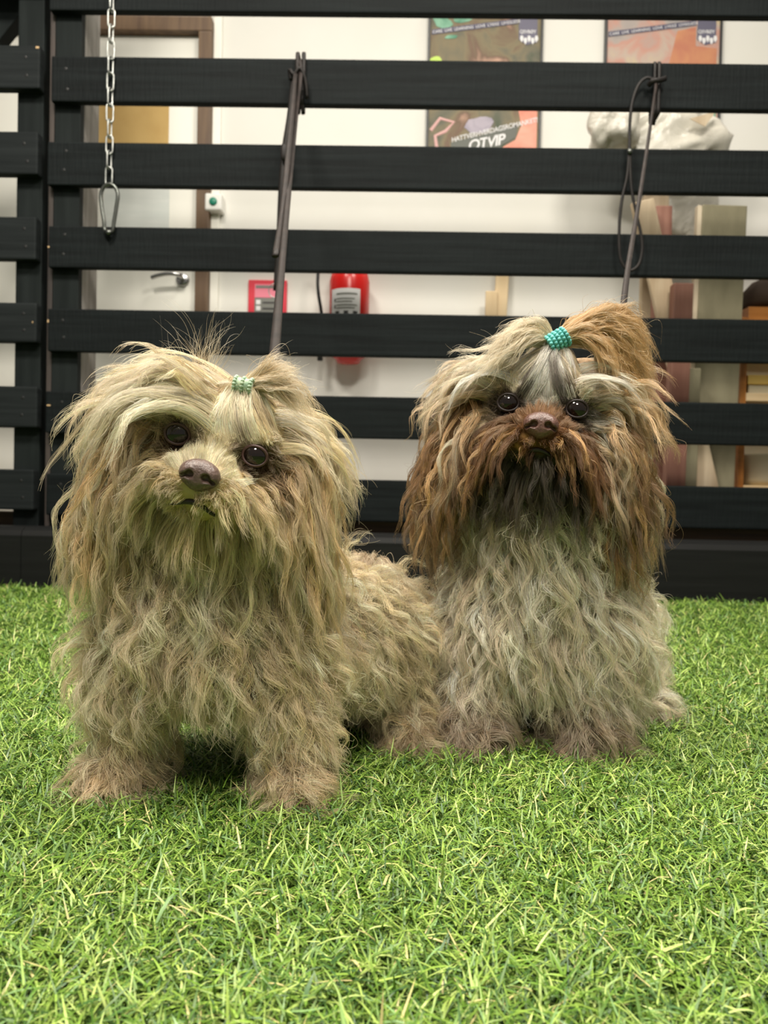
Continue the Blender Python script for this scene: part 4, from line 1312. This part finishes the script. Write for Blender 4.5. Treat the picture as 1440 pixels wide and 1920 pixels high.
hcB = Pn(1012, 786, .752)
ctB = Pn(1015, 1165, .800)
rumpB = Pn(1065, 1175, .95)
pawBL = Gn(893, 1412); pawBR = Gn(1100, 1418)
bodyB = [ell(ctB, (.088, .070, .085)),
         cone(ctB + v3(0, .01, 0), rumpB, .074, .064),
         cone(ctB + v3(0, -.005, .05), hcB + v3(0, .02, -.015), .058, .048),
         cone(Pn(915, 1230, .79), v3(pawBL[0], pawBL[1] + .012, .03), .040, .026),
         ell(v3(pawBL[0], pawBL[1], .018), (.026, .028, .015)),
         cone(Pn(1110, 1230, .79), v3(pawBR[0], pawBR[1] + .012, .03), .040, .026),
         ell(v3(pawBR[0], pawBR[1], .018), (.028, .028, .015)),
         cone(rumpB + v3(.045, -.02, -.02), Gn(1190, 1345) + v3(0, .02, .02), .050, .026),
         ell(Gn(1200, 1350) + v3(0, .0, .016), (.026, .03, .016)),
         cone(rumpB + v3(-.07, .0, -.02), v3(rumpB[0] - .09, rumpB[1] - .01, .02), .050, .026)]
tieB = Pn(1042, 642, .722)
hairB = dict(lip=.6, ear_len=(.070, .105), ear_out=.35, ear_shell=(.001, .020), chin_len=(.05, .075), must_len=(.045, .075), must_shell=(.001, .010), must_dir=(.6, -.45),
             brow_len=(.05, .08), brow_shell=(.001, .012), crown_len=(.075, .108), crown_shell=(.002, .026), cheek_len=(.065, .095), cheek_shell=(.001, .020),
             body_len=(.055, .10), body_grav=.26, body_shell=(.001, .028), body_lift=.7, wave=.0070, wlen=.055, nc_body=27)
t_ = tieB
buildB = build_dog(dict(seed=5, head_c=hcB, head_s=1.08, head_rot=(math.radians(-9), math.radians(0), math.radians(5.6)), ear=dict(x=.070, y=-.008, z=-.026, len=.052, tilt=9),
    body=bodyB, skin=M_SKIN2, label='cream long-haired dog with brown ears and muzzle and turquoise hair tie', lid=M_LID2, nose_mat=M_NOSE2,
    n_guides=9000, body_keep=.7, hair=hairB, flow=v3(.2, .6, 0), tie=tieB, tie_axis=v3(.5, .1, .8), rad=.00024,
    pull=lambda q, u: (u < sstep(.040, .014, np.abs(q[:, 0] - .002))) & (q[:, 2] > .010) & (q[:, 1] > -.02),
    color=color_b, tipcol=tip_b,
    tufts=[('topknot', [[t_, Pn(1085, 602, .725), Pn(1120, 572, .73), Pn(1160, 558, .735), Pn(1195, 580, .74)],
                        [t_, Pn(1088, 610, .725), Pn(1140, 585, .73), Pn(1190, 610, .735), Pn(1212, 680, .74)],
                        [t_, Pn(1090, 618, .725), Pn(1150, 605, .73), Pn(1195, 650, .735), Pn(1210, 720, .74)],
                        [t_, Pn(1090, 625, .72), Pn(1140, 625, .725), Pn(1190, 690, .73), Pn(1195, 770, .735)],
                        [t_, Pn(1085, 630, .72), Pn(1125, 640, .72), Pn(1170, 700, .72), Pn(1235, 790, .73)],
                        [t_, Pn(1080, 630, .715), Pn(1105, 640, .71), Pn(1125, 680, .705), Pn(1132, 720, .70)]], 70, .007, np.array([C(214, 174, 118), C(200, 152, 94), C(186, 138, 82), C(224, 194, 144)]), 100),
           ('crown_wisps', [[Pn(1030, 645, .722), Pn(1005, 612, .72), Pn(965, 620, .715), Pn(925, 650, .71)],
                            [Pn(1030, 648, .722), Pn(1000, 632, .715), Pn(955, 650, .705), Pn(900, 700, .70)],
                            [Pn(1030, 648, .722), Pn(995, 640, .712), Pn(940, 672, .70), Pn(890, 730, .70)],
                            [Pn(1035, 645, .722), Pn(1010, 606, .725), Pn(975, 606, .73), Pn(930, 640, .735)]], 34, .006, np.array([C(236, 222, 190), C(214, 190, 148)]), 60)]))

# ---------------------------------------------------------------- hair ties
def hair_tie(name, label, c, axis, rad, length, mat, beads):
    ax_ = Vector(axis).normalized()
    a_ = ax_.cross(Vector((0, 1, 0))).normalized(); b_ = ax_.cross(a_)
    root = empty(name, Vector(c)); tag(root, label, 'hair tie')
    nr = beads
    bm0 = None
    for i in range(nr):
        u = (i / (nr - 1) - .5) * length if nr > 1 else 0
        pts = []
        for k in range(16):
            th = 2 * math.pi * (k + .5 * (i % 2)) / 16
            pts.append(Vector(c) + ax_ * u + a_ * (rad * math.cos(th)) + b_ * (rad * math.sin(th)))
        bm = bmesh.new()
        for p in pts:
            bmesh.ops.create_icosphere(bm, subdivisions=1, radius=rad * .27, matrix=Matrix.Translation(p))
        bm_obj('woven_ring', bm, mat, root, True)
    tube('elastic_core', [Vector(c) + ax_ * (-length * .55), Vector(c) + ax_ * (length * .55)], rad * 1.0, mat, root, 16)
    return root
M_TURQ = mat_noise('turquoise_elastic', srgb(86, 176, 172), srgb(120, 204, 196), (300, 300, 300), 3, 0.55)
M_PALEG = mat_noise('pale_green_elastic', srgb(150, 178, 150), srgb(178, 200, 172), (300, 300, 300), 3, 0.6)
hair_tie('hair_tie', 'turquoise woven hair tie around the topknot of the brown-faced dog', tieB + v3(0, -.006, 0), (.75, 0, .45), .0085, .017, M_TURQ, 5)
hair_tie('hair_tie', 'pale green hair tie on the tilted head of the beige dog', tieA + v3(0, -.008, 0), (.9, 0, -.15), .0062, .012, M_PALEG, 3)

# ---------------------------------------------------------------- leashes tied to the fence
def leash(name, label): 
    o = empty(name, at(500, 700, 0.7)); tag(o, label, 'leash', 'leashes tied to the fence'); return o
YS = YF - 0.008
l1 = leash('dog_leash', 'dark brown doubled leather leash running from the fence to the beige dog')
main = spline([at(505, 745, .66), at(512, 690, .70), at(519, 610, .84), at(530, 480, 1.18), at(544, 330, 1.55), at(557, 200, 1.90), at(564, 140, 2.0), at(562, 112, YF - .004)], 8)
tube('strap', main, 0.0056, M_LEATHER, l1, 10, 0.6)
second = spline([at(527, 480, 1.20), at(538, 400, 1.40), at(549, 280, 1.62), at(556, 200, 1.86), at(560, 140, 1.99)], 8)
tube('strap', [p + Vector((-0.009, 0, 0)) for p in second], 0.0060, M_LEATHER, l1, 10, 0.6)
hang = spline([at(553, 140, YS), at(545, 215, YS - .02), at(535, 280, YS - .02), at(529, 350, YS - .02), at(525, 440, YS - .015), at(519, 545, YS - .012)], 8)
tube('hanging_end', hang, 0.0100, M_LEATHERBK, l1, 10, 0.45)
p = at(533, 285, YS - .035); 
lumpy('slider', p, (0.010, 0.008, 0.024), M_LEATHERBK, l1, 1.0, 0.05, 3, 0.8)
c = at(515, 545, YS - .012)
tube('ring', [Vector((c.x + .016 * math.cos(t), c.y, c.z + .019 * math.sin(t))) for t in np.linspace(0, 2 * math.pi, 25)[:-1]], 0.0013, M_STEEL, l1, 8, closed=True)
zt1 = at(565, 108, YF).z
def wrap_loop(par, px, mat, w=0.006, z0=None, zt=None, jit=0):
    x = at(px, 150, YF).x; top = at(px, 106 if px < 800 else 124, YF).z + .004; bot = at(px, 192 if px < 800 else 212, YF).z - .006
    pts = [(x, YF - .008, bot), (x + jit, YF - .009, (top + bot) / 2), (x + jit, YF - .008, top - .004), (x + jit * .5, YF + .002, top + .001), (x, YF + .022, top), (x, YF + .031, top - .01), (x, YF + .031, bot), (x, YF + .02, bot - .003)]
    tube('fence_wrap', spline(pts + [pts[0]], 5)[:-1], w, mat, par, 8, 0.6, closed=True)
wrap_loop(l1, 558, M_LEATHER, .0055)
wrap_loop(l1, 567, M_LEATHERBK, .0055, jit=.004)
tube('knot', spline([at(546, 150, YS - .006), at(544, 132, YS - .012), at(552, 140, YS - .018), at(562, 128, YS - .02), at(572, 150, YS - .014), at(576, 185, YS - .006)], 6), 0.0062, M_LEATHERBK, l1, 10, 0.8)

l2 = leash('dog_leash', 'thin black leash with a hanging loop running from fence to the brown-eared dog')
main = spline([at(1160, 640, .78), at(1167, 590, .84), at(1178, 500, 1.06), at(1196, 390, 1.38), at(1213, 280, 1.70), at(1226, 190, 1.95), at(1230, 160, 2.0), at(1228, 148, YS - .01)], 8)
tube('strap', main, 0.0042, M_LEATHER, l2, 10, 0.6)
loop = spline([at(x, y, YS - .015) for (x, y) in [(1228, 150), (1212, 146), (1197, 160), (1186, 190), (1181, 230), (1180, 280), (1176, 330), (1167, 370), (1162, 410), (1161, 460), (1165, 490), (1180, 507), (1197, 497), (1204, 470), (1202, 440), (1193, 400), (1185, 360), (1182, 320), (1182, 280)]], 6)
tube('hand_loop', loop, 0.0042, M_LEATHERBK, l2, 10, 0.7)
c = at(1181, 284, YS - .02); lumpy('slider', c, (0.007, 0.006, 0.008), M_DKSTEEL, l2, 3.0, 0.05, 2, 0.8)
wrap_loop(l2, 1234, M_LEATHERBK, .005)
wrap_loop(l2, 1228, M_LEATHERBK, .0045, jit=-.003)
tube('knot', spline([at(1216, 160, YS - .006), at(1224, 152, YS - .018), at(1238, 150, YS - .018), at(1248, 147, YS - .012)], 6), 0.0068, M_LEATHERBK, l2, 10, 0.8)
